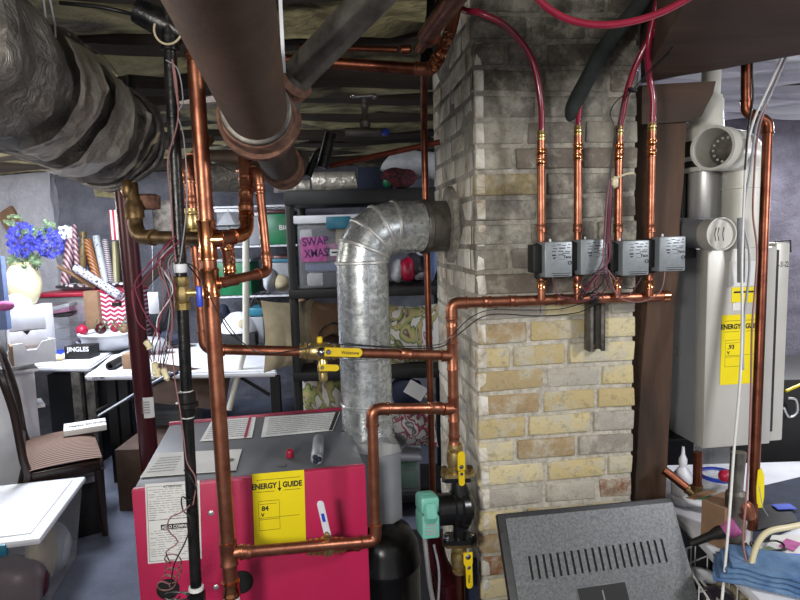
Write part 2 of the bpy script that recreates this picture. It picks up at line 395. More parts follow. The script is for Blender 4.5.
# insulation batts drooping between joists (crumpled olive paper)
for i in range(12):
    y=1.465+i*.43
    if y>5.7: break
    for (x0,x1) in ([(-4.2,3.1)] if y>2.4 else [(-4.2,.1)]):
        mb=MB(); n=40; rows=[]
        for k in range(n+1):
            x=x0+(x1-x0)*k/n; yy=y+x*.06
            rows.append([mb._v((x,yy+c*.15,2.262-.04*(1-c*c)*(1+.8*math.sin(x*4+i*3))*(.3+random.random()*.9)+random.uniform(-.008,.008))) for c in (-1,-.5,0,.5,1)])
        for p,q in zip(rows,rows[1:]):
            for j in range(4): mb.face([p[j],p[j+1],q[j+1],q[j]])
        mb.build('insulation','lath',ceil)
# foil faced ceiling on the right, beyond the girder
mb=MB(); n=30
g=[[mb._v((.78+i*.08,2.1+j*.05,2.19+.018*math.sin(j*1.9)+.01*math.sin(i*.9+j))) for j in range(29)] for i in range(30)]
for i in range(29):
    for j in range(28): mb.face([g[i][j],g[i+1][j],g[i+1][j+1],g[i][j+1]])
S('trim_3',mb,'foilceil')
# ================================================================== CHIMNEY
CA=R(7); cu=V((math.cos(CA),math.sin(CA),0)); cv=V((-math.sin(CA),math.cos(CA),0)); CO=V((.2183,1.7,0)); CW,CD=.48,.62
XC=frame(CO,cu,(0,0,1))   # local x along front, y up, z towards camera
chim=E('brick_chimney','square buff brick chimney with sooty whitewashed top, standing beside the flue','chimney',CO+cu*CW/2+cv*CD/2)
MB().box((.004,0,-CD),(CW-.004,2.46,-.008),XC).build('core','mortar',chim)
rng=random.Random(4)
def bricks(X,W,name,mt,side=False):
    bm=bmesh.new(); lay=bm.loops.layers.float_color.new('tint'); z=0; row=0; H=.0708
    while z<2.44:
        x=0; first=[.2,.105,.15,.19][row%4 if not side else (row+1)%4]+rng.uniform(-.01,.01); L=first
        while x<W-.01:
            x2=min(x+L,W)
            if W-x2<.03: x2=W
            t=MB(); pr=rng.uniform(.0,.0045)*(1 if not side else .6)
            x0_=x+(.0 if x==0 else .007); x1_=x2-(.0 if x2>=W else .006)
            t.box((x0_,z+.005,-.03),(x1_,z+H-.008,pr-.004),X,bev=.005)
            zz=z+H/2
            buff=rng.random()<(.86 if zz<1.42 else (.4 if zz<1.56 else .03))
            c=rng.choice(['bfae80','b5a478','c4b589','a89670','cabd95','a08a68'] if buff else ['98948b','a39e95','8b857c','aaa598','837a6f'])
            if zz<.97 and rng.random()<.15: c=rng.choice(['8a5f3e','7d5538'])
            col=C(c); lt=t.b.loops.layers.float_color.new('tint')
            for f in t.b.faces:
                for l in f.loops: l[lt]=col
            bmesh.ops.recalc_face_normals(t.b,faces=t.b.faces)
            me=bpy.data.meshes.new('t'); t.b.to_mesh(me); t.b.free(); bm.from_mesh(me); bpy.data.meshes.remove(me)
            x=x2; L=rng.choice([.2,.2,.19,.105,.17])
        z+=H; row+=1
    o=MB(); o.b.free(); o.b=bm; o.jitter(.006,2 if side else 5)
    return o.build(name,mt,chim,merge=False,ang=50)
bricks(XC,CW,'brickwork','brick')
XS=frame(CO+cv*CD,-cv,(0,0,1)); bricks(XS,CD,'brickwork','flaking',True)
# plaster patch round the flue hole
mb=MB(); mb.lathe([(.13,-.01),(.125,.012),(.09,.016)],CO+cv*.34+V((0,0,at(450,225,2.03).z)),-cu,24); mb.jitter(.012,8).build('thimble_mortar','mortar',chim)
# girder, post and corbel
ZB=2.03
P=[atz(640,84,ZB),atz(860,43,ZB),V((1.6,.95,ZB)),atz(694,-14,ZB)]
mb=MB(); vb=[mb._v(p) for p in P]; vt=[mb._v(p+V((0,0,.28))) for p in P]
mb.face(vb); mb.face(vt)
for i in range(4): mb.face([vb[i],vb[(i+1)%4],vt[(i+1)%4],vt[i]])
bmesh.ops.subdivide_edges(mb.b,edges=mb.b.edges[:],cuts=8,use_grid_fill=True); mb.jitter(.006,3)
T('timber_girder',mb,'wood_beam','wide brown timber girder overhead above the water heater','girder')
pc=at(661,300,1.93); pc.z=0; Xp=Matrix.Translation(pc)@Matrix.Rotation(CA,4,'Z')
mb=MB(); mb.box((-.082,-.07,0),(.022,.08,ZB-.01),Xp,bev=.008)
bmesh.ops.subdivide_edges(mb.b,edges=[e for e in mb.b.edges if e.calc_length()>.5],cuts=14); mb.jitter(.010,4)
for v in mb.b.verts: v.co+=cu*((v.co.z-1.55)*.045)
post=T('timber_post',mb,'wood_dark','dark rough timber post between the chimney and the pale water heater','post')
YC=1.845
poly=[at(x,y,YC) for x,y in ((642,85),(716,81),(713,94),(701,117),(691,121),(666,123),(642,124))]
mb=MB(); vb=[mb._v(p) for p in poly]; vt=[mb._v(p+cv*.10) for p in poly]; mb.face(vb); mb.face(vt[::-1])
for i in range(7): mb.face([vb[i],vb[(i+1)%7],vt[(i+1)%7],vt[i]])
T('timber_corbel',mb,'wood_beam','short reddish brown timber block with slanted end under the girder','bracket')
# ================================================================== BOILER
BA=R(11.5); bx=V((math.cos(BA),math.sin(BA),0)); by=V((-math.sin(BA),math.cos(BA),0))
BL=at(131,490,1.47); ZT=BL.z; q=atz(172,423,ZT); BD=(q-BL).dot(by); BW=.592
r_e=at(366,462,1.6); 
# solve the width so the right edge falls on the photographed edge
best=min((abs(0 if False else ((lambda P:(P-V((0,0,CAMZ))).dot(RT)/(P-V((0,0,CAMZ))).dot(f0)*600+400)(BL+bx*w)-366)),w) for w in [i*.002 for i in range(250,350)]); BW=best[1]
XB=frame(V((BL.x,BL.y,0)),bx,(0,0,1))      # x right, y up, z out of the front
boiler=E('boiler','magenta red cast boiler cabinet with grey top beside the chimney','boiler',V((BL.x,BL.y,0))+bx*BW/2+by*BD/2,BA)
MB().box((0,.02,-.022),(BW,ZT,0),XB,bev=.006).build('front_panel','red',boiler)
MB().box((.004,.02,-BD),(.02,ZT-.012,-.022),XB).build('side_panel','red_dark',boiler)
MB().box((BW-.02,.02,-BD),(BW-.002,ZT-.012,-.022),XB).build('side_panel','galv',boiler)
MB().box((.004,ZT-.012,-BD+.012),(BW-.004,ZT-.002,-.022),XB,bev=.003).build('top_panel','panelgrey',boiler)
MB().box((0,.02,-BD),(BW,ZT+.006,-BD+.012),XB,bev=.003).build('rear_rim','red_dark',boiler)
def onface(px,py,off=0.0):
    """point on the boiler front under a pixel"""
    n=-by; o=V((BL.x,BL.y,0)); d=ray(px,py); c=V((0,0,CAMZ)); t=((o-c).dot(n)+off)/d.dot(n); return c+d*t
def bl(p): 
    q=XB.inverted()@p; return q
def sheet(name,p,w,h,m,parent,tilt=0,up=None,th=.001):
    X=p; o=MB().box((0,-h,0),(w,0,th),X).build(name,m,parent); return o
# rating plate
c1=onface(145,484); l1=bl(c1); X1=XB@Matrix.Translation((l1.x,l1.y,.0005))@Matrix.Rotation(R(-2.0),4,'Z'); 
c2=onface(200,557); l2=bl(c2); w1=l2.x-l1.x+.012; h1=l1.y-l2.y+.0
plate=sheet('rating_plate','dummy' and X1,w1,h1,'whitep',boiler)
mb=MB()
for i in range(30):
    y=-.018-i*(h1-.03)/30; 
    if .46<(-y)/h1<.60: continue
    x=.008
    while x<w1-.012:
        l=rng.uniform(.004,.02); 
        if rng.random()<.8: mb.box((x,y,.001),(min(x+l,w1-.008),y+.0016,.0013),X1)
        x+=l+.003
mb.build('print','ink2',plate,merge=False)
mb=MB()
for (a0,b0,a1,b1) in ((.004,-.008,w1-.004,-.0088),(.004,-h1+.006,w1-.004,-h1+.0052),(.004,-h1+.005,.0048,-.008),(w1-.0048,-h1+.005,w1-.004,-.008),(.004,-h1*.46,w1-.004,-h1*.46+.0008)): mb.box((a0,b0,.001),(a1,b1,.0013),X1)
mb.build('print','ink',plate)
MB().box((w1*.26,-h1*.585,.001),(w1*.86,-h1*.52,.0014),X1,bev=.0003).build('logo_plate','ink',plate)
text('lettering','AERO COMPANY',X1@Matrix.Translation((w1*.56,-h1*.572,.0016)),.0115,'whitep',plate,'CENTER',.0003,.85)
text('lettering','ATTENTION',X1@Matrix.Translation((w1*.5,-.013,.0012)),.008,'ink',plate,'CENTER',.0002)
# energy label
def energy(name,p,w,h,parent,Xf,num,num2):
    X=Xf; o=MB().box((0,-h,0),(w,0,.001),X).build('energy_label','yellow',parent)
    text('lettering','ENERGY',X@Matrix.Translation((w*.46,-h*.20,.0012)),h*.098,'ink',o,'RIGHT',h*.004,w/h/.715*.93)
    text('lettering','GUIDE',X@Matrix.Translation((w*.575,-h*.20,.0012)),h*.098,'ink',o,'LEFT',h*.004,w/h/.715*.93)
    mb=MB(); mb.box((w*.505,-h*.21,.001),(w*.525,-h*.115,.0013),X); mb.prism([(w*.475,-h*.205),(w*.515,-h*.25),(w*.555,-h*.205)],X@Matrix.Translation((0,0,.0013)),.0003)
    def rc(a,b,c,d): mb.box((w*a,-h*b-.0006,.001),(w*c,-h*d,.0013),X)
    rc(.08,.085,.92,.082); rc(.08,.24,.42,.237); rc(.6,.24,.92,.237)
    for (a,b,c,d) in ((.1,.36,.5,.36),(.1,.74,.5,.74),(.1,.58,.88,.58),(.1,.60,.5,.60),(.12,.40,.45,.40)): rc(a,b,c,d-.002)
    for (a,b0,b1) in ((.1,.36,.74),(.5,.36,.74)): mb.box((w*a,-h*b1,.001),(w*a+.0008,-h*b0,.0013),X)
    mb.build('print','ink',o)
    text('lettering',num,X@Matrix.Translation((w*.16,-h*.485,.0012)),h*.085,'ink',o,'LEFT',h*.003)
    text('lettering','V',X@Matrix.Translation((w*.15,-h*.56,.0012)),h*.06,'ink',o,'LEFT',h*.003)
    return o
e1=bl(onface(252,474)); e2=bl(onface(306,540)); Xe=XB@Matrix.Translation((e1.x,e1.y,.0006))@Matrix.Rotation(R(-1.2),4,'Z')
energy('energy_label',None,e2.x-e1.x+.004,e1.y-e2.y+.012,boiler,Xe,'84','V')
# pipe openings, screws
for px,py,r in ((241,582,.030),(168,589,.026)):
    l=bl(onface(px,py)); 
    MB().lathe([(r*1.0,0),(r*1.1,.0015),(r*1.08,.003),(r*.96,.003),(r*.94,.0012),(.0001,.0012)],XB@V((l.x,l.y,0)),-by,24,False).build('pipe_opening','blackp',boiler)
for px,py in ((211,513),(216,587)):
    l=bl(onface(px,py)); MB().lathe([(.007,0),(.0075,.001),(.005,.003),(.0001,.0035)],XB@V((l.x,l.y,0)),-by,14).build('screw','steel',boiler)
# papers on the top
def onz(px,py,z): return atz(px,py,z)
def quad_sheet(name,pts,z,m,parent=None,th=.0015):
    mb=MB(); P=[atz(x,y,z) for x,y in pts]; a=[mb._v(p) for p in P]; b=[mb._v(p-V((0,0,th))) for p in P]
    mb.face(a); mb.face(b[::-1])
    for i in range(len(P)): j=(i+1)%len(P); mb.face([a[j],a[i],b[i],b[j]])
    return mb
def lines_on(pts,z,n,parent,m='ink2',gap=.0004,margin=.06,name='print',rows=None):
    A,B_,C_,D=[atz(x,y,z+.0004) for x,y in pts]  # near-left, near-right, far-right, far-left
    mb=MB()
    for i in range(n):
        t=margin+(1-2*margin)*(i+.3)/n; t2=t+.35*(1-2*margin)/n
        s0=margin; 
        while s0<1-margin:
            s1=min(s0+rng.uniform(.1,.35),1-margin)
            f=lambda s,t:(A*(1-s)+B_*s)*(1-t)+(D*(1-s)+C_*s)*t
            vs=[mb._v(f(s0,t)),mb._v(f(s1,t)),mb._v(f(s1,t2)),mb._v(f(s0,t2))]; mb.face(vs); s0=s1+.015
    return mb.build(name,m,parent)
Zp=ZT+.0015
for pts,lab in ((((200,441),(252,437),(256,417),(212,420)),'left'),(((261,437),(333,430),(340,412),(265,417)),'right')):
    o=quad_sheet('instruction_label',pts,Zp,'whitep').build('instruction_label','whitep',boiler); lines_on(pts,Zp,9,o)
    a_=[(pts[0][0]*(1-t)+pts[1][0]*t,pts[0][1]*(1-t)+pts[1][1]*t) for t in (.84,.9)]; b_=[(pts[3][0]*(1-t)+pts[2][0]*t,pts[3][1]*(1-t)+pts[2][1]*t) for t in (.84,.9)]
    if lab=='right': a_=[(pts[0][0]*(1-t)+pts[1][0]*t,pts[0][1]*(1-t)+pts[1][1]*t) for t in (.94,.99)]; b_=[(pts[3][0]*(1-t)+pts[2][0]*t,pts[3][1]*(1-t)+pts[2][1]*t) for t in (.94,.99)]
    quad_sheet('x',(a_[0],a_[1],b_[1],b_[0]),Zp+.0006,'ink',th=.0004).build('bar','ink' if lab=='right' else 'red_dark',o)
pts=((140,477),(236,470),(242,449),(157,453)); o=T('paper_sheet',quad_sheet('p',pts,Zp+.001,'w'),'whitep','white printed sheet lying on the grey boiler top near its front edge','paper')
lines_on(((143,475),(175,472),(184,454),(160,456)),Zp+.0012,6,o)
mb=MB(); mb.lathe([(.012,0),(.012,.0006),(.009,.0006)],atz(230,460,Zp+.002),(0,0,1),16); mb.build('seal_print','leaf',o)
# things standing on the boiler
p=atz(290,457,ZT); T('red_stopper',MB().lathe([(.0105,0),(.0115,.002),(.0105,.018),(.009,.021),(.0085,.021),(.0085,.008),(.0001,.008)],p,(0,0,1),20),'redp','small red plastic cap on the grey boiler top','cap')
p=atz(282,465,ZT); T('coin',MB().lathe([(.012,0),(.012,.0015)],p,(0,0,1),20),'panelgrey','dull coin sized disc on the boiler top below the red cap','disc')
pa=atz(317,465,ZT)+V((0,0,.017)); pb=atz(319,444,ZT)+V((0,0,.017))
roll=E('tape_tube','clear tube of thread tape with blue end on boiler top','tube',pa-V((0,0,.017)))
MB().lathe([(.0155,0),(.017,.003),(.017,(pb-pa).length-.01),(.011,(pb-pa).length)],pa,pb-pa,18).build('wrapper','greyp',roll)
mb=MB()
for a in range(3): mb.ball(pa+V((math.cos(a*2.1)*.007,-.002,math.sin(a*2.1)*.007)),.0075,2)
mb.build('blue_core','navy',roll)
# draft hood and flue
FL=at(367,400,1.92); FL.z=0; zt=at(367,441,1.92).z; FR=.084
hood=E('draft_hood','galvanised draft hood box under the silver flue','draft hood',V((FL.x,FL.y,zt-.45)))
Xh=frame(V((at(345,440,1.78).x,1.78,0)),bx,(0,0,1))
hw=at(402,470,1.80).x-at(345,440,1.78).x
mb=MB(); z1=at(398,444,1.80).z; z0=at(398,520,1.80).z
mb.prism([(0.0,z0-.12),(hw*.55,z0-.04),(hw,z0),(hw,z1-.01),(hw*.55,z1+.015),(0,z1+.012)],Xh,.24)
mb.build('housing','tankside',hood)
MB().prism([(.0,0),(hw*.95,-.015),(hw*1.02,-.04),(hw*.6,-.05),(0,-.02)],Xh@Matrix.Translation((0,z1+.012,.006)),.25).build('flange','steel',hood)
MB().lathe([(FR*1.5,0),(FR*1.48,.008),(FR*1.02,.012),(FR*1.02,.03)],V((FL.x,FL.y,zt-.01)),(0,0,1),32).build('collar','panelgrey',hood)
# flue pipe with segmented elbow
flue=E('flue_pipe','shiny galvanised metal flue bending into the chimney','flue',V((FL.x,FL.y,zt)))
ze=at(384,236,1.92).z-.01
top=V((FL.x,FL.y,0))
HX=at(452,224,2.03); hd=(V((HX.x,HX.y,HX.z))-V((FL.x,FL.y,HX.z+.0))).normalized()
zax=at(410,227,1.97).z
zs=[at(367,y,1.92).z for y in (441,403,355,262)]
def crimp(mb,p,d,r): mb.lathe([(r,-.006),(r*1.03,-.003),(r*1.03,.003),(r,.006)],p,d,36)
for i,(z0_,z1_) in enumerate(zip(zs,zs[1:])):
    rr=FR*(1-.004*i); MB().lathe([(rr,0),(rr,z1_-z0_)],V((FL.x,FL.y,z0_)),(0,0,1),40,False).build('pipe_section','galv',flue)
for z_ in (zs[0]+.02,zs[1],zs[2]):
    mb=MB(); crimp(mb,V((FL.x,FL.y,z_)),(0,0,1),FR*1.01); mb.build('crimp_ring','galv',flue)
mb=MB(); mb.tube([V((FL.x+.25*FR,FL.y-FR*.985,zs[2])),V((FL.x+.25*FR,FL.y-FR*.985,zs[3]))],.002,6)
mb.build('seam','steel',flue)
# elbow gores
corner=V((FL.x,FL.y,zax)); Rb=(zax-zs[3]); c0=corner+hd*Rb-V((0,0,Rb))
def arcp(t): return c0+(-hd)*Rb*math.cos(t)+V((0,0,Rb))*math.sin(t)
pts=[arcp(0)]+[arcp(R(a)) for a in (11.25,33.75,56.25,78.75)]+[arcp(R(90))]
mids=[0,22.5,45,67.5,90]
secs=[]
def ringat(t,r=FR):
    c=arcp(R(t)); rad=(-hd*math.cos(R(t))+V((0,0,1))*math.sin(R(t))); sd=hd.cross(V((0,0,1))).normalized()
    return [c+(rad*math.cos(2*PI*k/40)+sd*math.sin(2*PI*k/40))*r for k in range(40)]
for a0,a1 in zip(mids,mids[1:]):
    mb=MB(); A=[mb._v(p) for p in ringat(a0)]; B_=[mb._v(p) for p in ringat(a1)]
    for k in range(40): mb.face([A[k],A[(k+1)%40],B_[(k+1)%40],B_[k]])
    mb.build('elbow_gore','galv',flue)
for a0 in mids:
    t=R(a0); tg=hd*math.sin(t)+V((0,0,1))*math.cos(t); mb=MB(); crimp(mb,arcp(t),tg,FR*1.01); mb.build('crimp_ring','steel',flue)
st=arcp(R(90)); Lh=(HX-V((st.x,st.y,HX.z))).dot(hd)
MB().lathe([(FR,0),(FR,Lh*.45)],st,hd,40,False).build('pipe_section','galv',flue)
MB().lathe([(FR*1.03,Lh*.45),(FR*1.06,Lh*.47),(FR*1.06,Lh*.53),(FR*1.0,Lh*.55),(FR*1.0,Lh+.12)],st,hd,40,False).build('pipe_section','lead',flue)
mb=MB(); mb.lathe([(.004,0),(.006,.004),(.004,.008)],V((FL.x-FR*.93,FL.y-FR*.35,zs[0]+.045)),(-.93,-.35,0),8); mb.build('screw','blackp',flue)
# ================================================================== PIPEWORK
def ball_valve(parent,p,d,r,body='brass',L=None):
    L=L or 2.6*r
    mb=MB(); mb.lathe([(r,-L),(1.35*r,-L),(1.4*r,-L*.8),(1.2*r,-L*.7),(1.2*r,-L*.6),(1.55*r,-L*.5),(1.7*r,-L*.2),(1.7*r,L*.2),(1.55*r,L*.5),(1.2*r,L*.6),(1.2*r,L*.7),(1.4*r,L*.8),(1.35*r,L),(r,L)],p,d,16)
    for s in (-1,1): mb.lathe([(1.45*r,-.25*r),(1.62*r,-.2*r),(1.62*r,.2*r),(1.45*r,.25*r)],V(p)+V(d).normalized()*L*.72*s,d,6)
    return mb.build('valve_body',body,parent)
def handle(parent,X,L,w,m='ylw',label=None,word=None,t=.004):
    """flat lever: from origin along +x, plate in xy plane"""
    mb=MB(); n=8; poly=[(-w*.45,-w*.5)]+[(L-w/2+w/2*math.cos(a),w/2*math.sin(a)) for a in [(-90+180*k/n)*PI/180 for k in range(n+1)]]+[(-w*.45,w*.5)]
    mb.prism(poly,X,t); o=mb.build('handle',m,parent)
    if label: o['label']=label
    if word: text('lettering',word,X@Matrix.Translation((L*.34,-w*.2,.0003)),w*.52,'ink',o,'LEFT',.0002,.9)
    mb=MB().lathe([(w*.32,-t*2.5),(w*.32,.001),(w*.2,.003)],X@V((0,0,0)),X.to_3x3()@V((0,0,1)),6); mb.build('nut','chrome',parent)
    return o
toC=lambda p:(V((0,0,CAMZ))-V(p)).normalized()
# --- tall copper riser in front of the boiler
a=at(193,45,1.36); z_=at(232,606,1.33); a2=V((z_.x,z_.y,a.z))
a=at(193,30,1.36); b=at(232,604,1.36)
RZ=E('copper_riser','thick vertical copper riser passing in front of the boiler label side','pipe',b)
MB().tube([a,b,b+(b-a).normalized()*.68],.0175,20).build('pipe','copper',RZ)
ax=(b-a).normalized()
def onr(y): 
    t=(y-30)/(604-30); return at(193+(232-193)*t,y,1.36)
coupling(RZ,onr(57),ax,.0175,L=.010)
for y,L in ((222,.055),):
    pass
tee(RZ,onr(240),ax,(1,.12,0),.0175,'copper_bright',L=.046,br=.0155)
tee(RZ,onr(283),ax,(1,.2,-.05),.0175,'copper_bright',L=.034,br=.011)
tee(RZ,onr(553),ax,(bx+V((0,0,.02))),.0175,'copper',L=.030,br=.0145)
coupling(RZ,onr(588),ax,.0175,'copper_bright',L=.020)
MB().lathe([(.019,0),(.0195,-.01),(.0195,-.02)],onr(597),(0,0,1),18).build('tape_wrap','whitep',RZ)
# --- second copper pipe: from above, elbow down, elbow right, to the chimney riser
YR=1.62
A1=at(190,157,1.50); 
P2=[at(197,153,1.50),at(188,163,1.50),at(191,200,1.50),at(196,262,1.50),at(205,349,1.50),at(452,355,YR)]
pr=run('copper_supply','copper pipe dropping behind the tall riser then running level to the chimney','pipe',[at(210,140,1.9),P2[1],P2[4],P2[5]-V((.018,0,0))],.0135,bend=.035)
coupling(pr,P2[2],(P2[4]-P2[1]),.0135,L=.014); coupling(pr,at(188.5,176,1.50),(P2[4]-P2[1]),.0135,L=.014)
dh=(P2[5]-P2[4]).normalized(); coupling(pr,P2[4]+dh*.52,dh,.0135,L=.016)
vp=at(192,222,1.49); fv=ball_valve(pr,vp,P2[4]-P2[1],.0125,'brass'); MB().lathe([(.02,-.006),(.022,0),(.02,.006)],vp+V((-.03,-.012,0)),(-.9,-.4,0),10).build('handwheel','leaf',pr)
# purge valve on it
pv=P2[4]+dh*((at(321,353,1.57)-P2[4]).length)
va=E('purge_valve','brass purge valve with yellow lever on the level copper pipe before the flue','valve',pv)
ball_valve(va,pv+V((-.005,0,.002)),dh,.0145,'brass',.052)
MB().lathe([(.006,0),(.006,.014),(.0075,.014),(.0075,.027),(.004,.029)],pv+V((-.004,0,.012)),(0,0,1),10).build('stem','ylw',va)
n=toC(pv); xr=(dh-n*dh.dot(n)).normalized()
fm=frame(pv+n*.03+V((.018,0,-.001)),dh,(0,0,1)); handle(va,fm,.088,.023,word=' Webstone',label='long yellow lever with black print')
dn=V((.0,-.12,-1)).normalized()
mb=MB().lathe([(.011,.0),(.012,.02),(.015,.03),(.015,.04),(.011,.045),(.012,.062),(.009,.068)],pv+V((.002,0,-.01)),dn,12); mb.build('drain_outlet','brass',va)
fm=frame(pv+n*.022+V((.0,0,-.042)),dh,(0,0,1)); handle(va,fm,.044,.017,label='short yellow drain lever')
ball=MB().ball(pv+n*.02,.014,2).build('bonnet','chrome',va)
# --- lower return: from riser tee through white-lever valve, up, right into chimney riser
YL=1.40
q0=onr(553)+V((.02,0,0)); q1=at(376,541,1.52); q2=at(372,409,1.52); q3=at(452,408,YR)
pl=run('copper_return','copper pipe looping up from the white lever valve beside the red boiler','pipe',[q0,q1,q2,q3],.0145,bend=.032,m='copper')
dq=(q1-q0).normalized(); 
coupling(pl,q0+dq*.02,dq,.0145,L=.012); coupling(pl,at(352,545,1.505),dq,.0145,'copper_bright',L=.020); dd=(q3-q2).normalized(); coupling(pl,q3-dd*.055,dd,.0145,L=.02)
vv=at(327,546,1.475); bv=E('drain_valve','brass ball valve with white lever in front of the red boiler','valve',vv)
mb=MB()
for k,rr in enumerate((1.25,1.5,1.25,1.55,1.3,1.75,1.9,1.75,1.3,1.5,1.25,1.4,1.2)):
    mb.lathe([(.0145*rr*.9,-.0042),(.0145*rr,-.003),(.0145*rr,.003),(.0145*rr*.9,.0042)],vv+dq*((k-6)*.0085),dq,8 if k%2 else 16)
mb.tube([vv-dq*.055,vv+dq*.055],.0165,14); mb.build('valve_body','brass',bv)
h0=at(327,533,1.45); h1=at(320,503,1.43)
MB().tube([vv,h0],.008,10).build('stem','brass',bv)
X=frame(h0,(h1-h0),(-1,0,.2)); 
if (X.to_3x3()@V((0,0,1))).dot(toC(h0))<0: X=frame(h0,(h1-h0),(1,0,-.2))
handle(bv,X,(h1-h0).length+.004,.017,'white','white lever with printing')
MB().box((.035,-.004,.0002),(.06,.004,.0005),X).build('print','blue',bv)
# --- chimney riser, header and zone valves
g0=at(457,600,YR); t0=at(451.5,305,YR)
gx=V((t0.x,t0.y,0))
def gz(y): return V((gx.x+(at(455+ (2 if y>400 else 0),y,YR).x-gx.x)*.5,YR,at(455,y,YR).z))
h_end=at(668,296,1.70)
RG=run('header_pipe','copper riser and level header feeding the four zone valves on the chimney','pipe',[V((gx.x,YR,gz(452).z)),V((gx.x,YR,at(455,303,YR).z)),h_end],.0146,bend=.028,m='copper')
coupling(RG,V((gx.x,YR,gz(322).z)),(0,0,1),.0135,L=.014)
tee(RG,V((gx.x,YR,gz(356).z)),(0,0,1),-dh,.0135,L=.040,br=.0135)
tee(RG,V((gx.x,YR,gz(409).z)),(0,0,1),-dd,.0135,L=.036,br=.0145)
coupling(RG,V((gx.x,YR,gz(440).z)),(0,0,1),.0135,L=.014)
ha=V((gx.x,YR,at(455,303,YR).z)); hdir=(h_end-ha).normalized()
for x in (485,512,560): coupling(RG,ha+hdir*((at(x,300,1.65)-ha).dot(hdir)),hdir,.0135,L=.012)
MB().lathe([(.0135,-.02),(.016,-.018),(.016,.0),(.009,.004)],h_end,hdir,16).build('end_cap','copper_bright',RG)
# upper isolation valve
def flange_set(zv,side):
    pass
vz=gz(459).z; uv=E('isolation_valve','brass isolation valve with yellow lever on top of the circulator pump','valve',V((gx.x,YR,vz-.03)),group=None)
ball_valve(uv,V((gx.x+.002,YR,vz+.004)),(0,0,1),.0145,'brass',.040)
n=toC(V((gx.x,YR,vz))); X=frame(V((gx.x+.014,YR-.028,vz+.024)),(0.05,0,-1),(1,0.2,0)); 
def facing(o,right,up):
    X=frame(o,right,up); 
    return X if (X.to_3x3()@V((0,0,1))).dot(toC(o))>0 else frame(o,right,-V(up))
handle(uv,facing(V((gx.x+.016,YR-.03,vz-.012)),(0.02,0,1),(1,0.2,0)),.044,.021,label='yellow lever pointing up')
handle(uv,facing(V((gx.x+.016,YR-.03,vz-.032)),(0.02,0,-1),(1,0.2,0)),.034,.017,label='short yellow lever pointing down')
fz=gz(473).z
MB().prism([(-.045,-.008),(-.035,-.026),(.035,-.026),(.05,-.006),(.05,.012),(.03,.028),(-.03,.028),(-.045,.01)],Matrix.Translation((gx.x+.006,YR,fz+.004)),.010).build('flange','brass',uv)
for s in (-1,1): MB().lathe([(.008,-.012),(.008,-.004),(.0055,-.004),(.0055,.024),(.009,.024),(.009,.031),(.005,.033)],V((gx.x+.006+s*.036,YR,fz-.012)),(0,0,1),6).build('bolt','brass_old',uv)
# circulator
cz=gz(508).z; PC=V((gx.x+.006,YR,cz)); pump=E('circulator_pump','black circulator pump with sea green terminal box beside the chimney','pump',PC-V((0,0,.07)))
pd=V((-1,-.22,.04)).normalized()
mb=MB(); mb.prism([(-.042,-.01),(-.034,-.024),(.034,-.024),(.046,-.006),(.046,.01),(.03,.026),(-.03,.026),(-.042,.01)],Matrix.Translation((PC.x,YR,fz-.007)),.012)
lz=gz(541).z
mb.prism([(-.042,-.01),(-.034,-.026),(.034,-.026),(.052,-.006),(.052,.01),(.03,.028),(-.03,.028),(-.042,.01)],Matrix.Translation((PC.x,YR,lz+.014)),.014)
mb.tube(spline([V((PC.x,YR,fz-.01)),V((PC.x+.004,YR,fz-.03)),V((PC.x+.014,YR,cz+.02)),V((PC.x+.016,YR,cz-.01)),V((PC.x+.006,YR,lz+.03)),V((PC.x,YR,lz+.005))],5),[.018,.018,.018,.018,.019,.021,.023,.026,.028,.03,.032,.034,.034,.034,.032,.03,.028,.026,.024,.022,.020,.019,.018,.018,.018,.018][:26],18)
mb.lathe([(.044,-.034),(.054,-.024),(.056,-.006),(.050,.0),(.050,.014),(.044,.018),(.044,.062),(.040,.066)],PC,pd,28)
mb.build('volute','blackm',pump)
tb=PC+pd*.080; XT=frame(tb,-pd,(0,0,1))
XT=XT@Matrix.Rotation(R(-6),4,'X')
mb=MB(); mb.lathe([(.044,-.028),(.050,-.022),(.051,0),(.046,.008)],tb,-pd,8); mb.box((-.034,-.064,-.040),(.016,-.0,.040),XT,bev=.006); mb.box((-.036,.0,-.036),(.018,.048,.036),XT,bev=.010); tbx=mb.build('terminal_box','teal',pump)
MB().lathe([(.0001,.0005),(.026,.0005),(.028,-.002)],tb+pd*.029,pd,22,False).build('end_badge','blackp',pump)
mb=MB()
for i in range(6): mb.box((-.026,-.052+i*.008,.0402),(.010-.004*(i%3),-.048+i*.008,.0406),XT)
mb.build('print','ink2',pump,merge=False)
for s,zz in ((-1,fz-.002),(1,fz-.002),(-1,lz+.028),(1,lz+.028)): MB().lathe([(.0085,0),(.0085,.008),(.005,.010)],V((PC.x+s*.036,YR-.012,zz-.012)),(0,0,1),6).build('bolt','chrome',pump)
# pump plinth flange: lower valve and pipe
lv=E('lower_isolation_valve','brass isolation valve with yellow lever hanging under the circulator pump','valve',V((gx.x+.006,YR,0.3)))
L0=V((gx.x+.008,YR,lz-.002)); 
MB().prism([(-.042,-.01),(-.034,-.026),(.034,-.026),(.052,-.006),(.05,.01),(.03,.028),(-.03,.028),(-.042,.01)],Matrix.Translation((PC.x,YR,lz-.0005)),.008).build('flange','brass_old',lv)
ball_valve(lv,L0+V((0,0,-.05)),(0,0,1),.0145,'brass',.042)
MB().tube([L0+V((0,0,-.09)),V((L0.x+.004,YR,0.02))],.0135,16).build('pipe','copper_old',lv)
handle(lv,facing(L0+V((.022,-.03,-.030)),(0,0,-1),(1,.2,0)),.03,.026,label='round yellow lever tip')
handle(lv,facing(L0+V((.024,-.03,-.062)),(0.02,0,-1),(1,.2,0)),.062,.019,label='long yellow lever with black print',word='Webst')
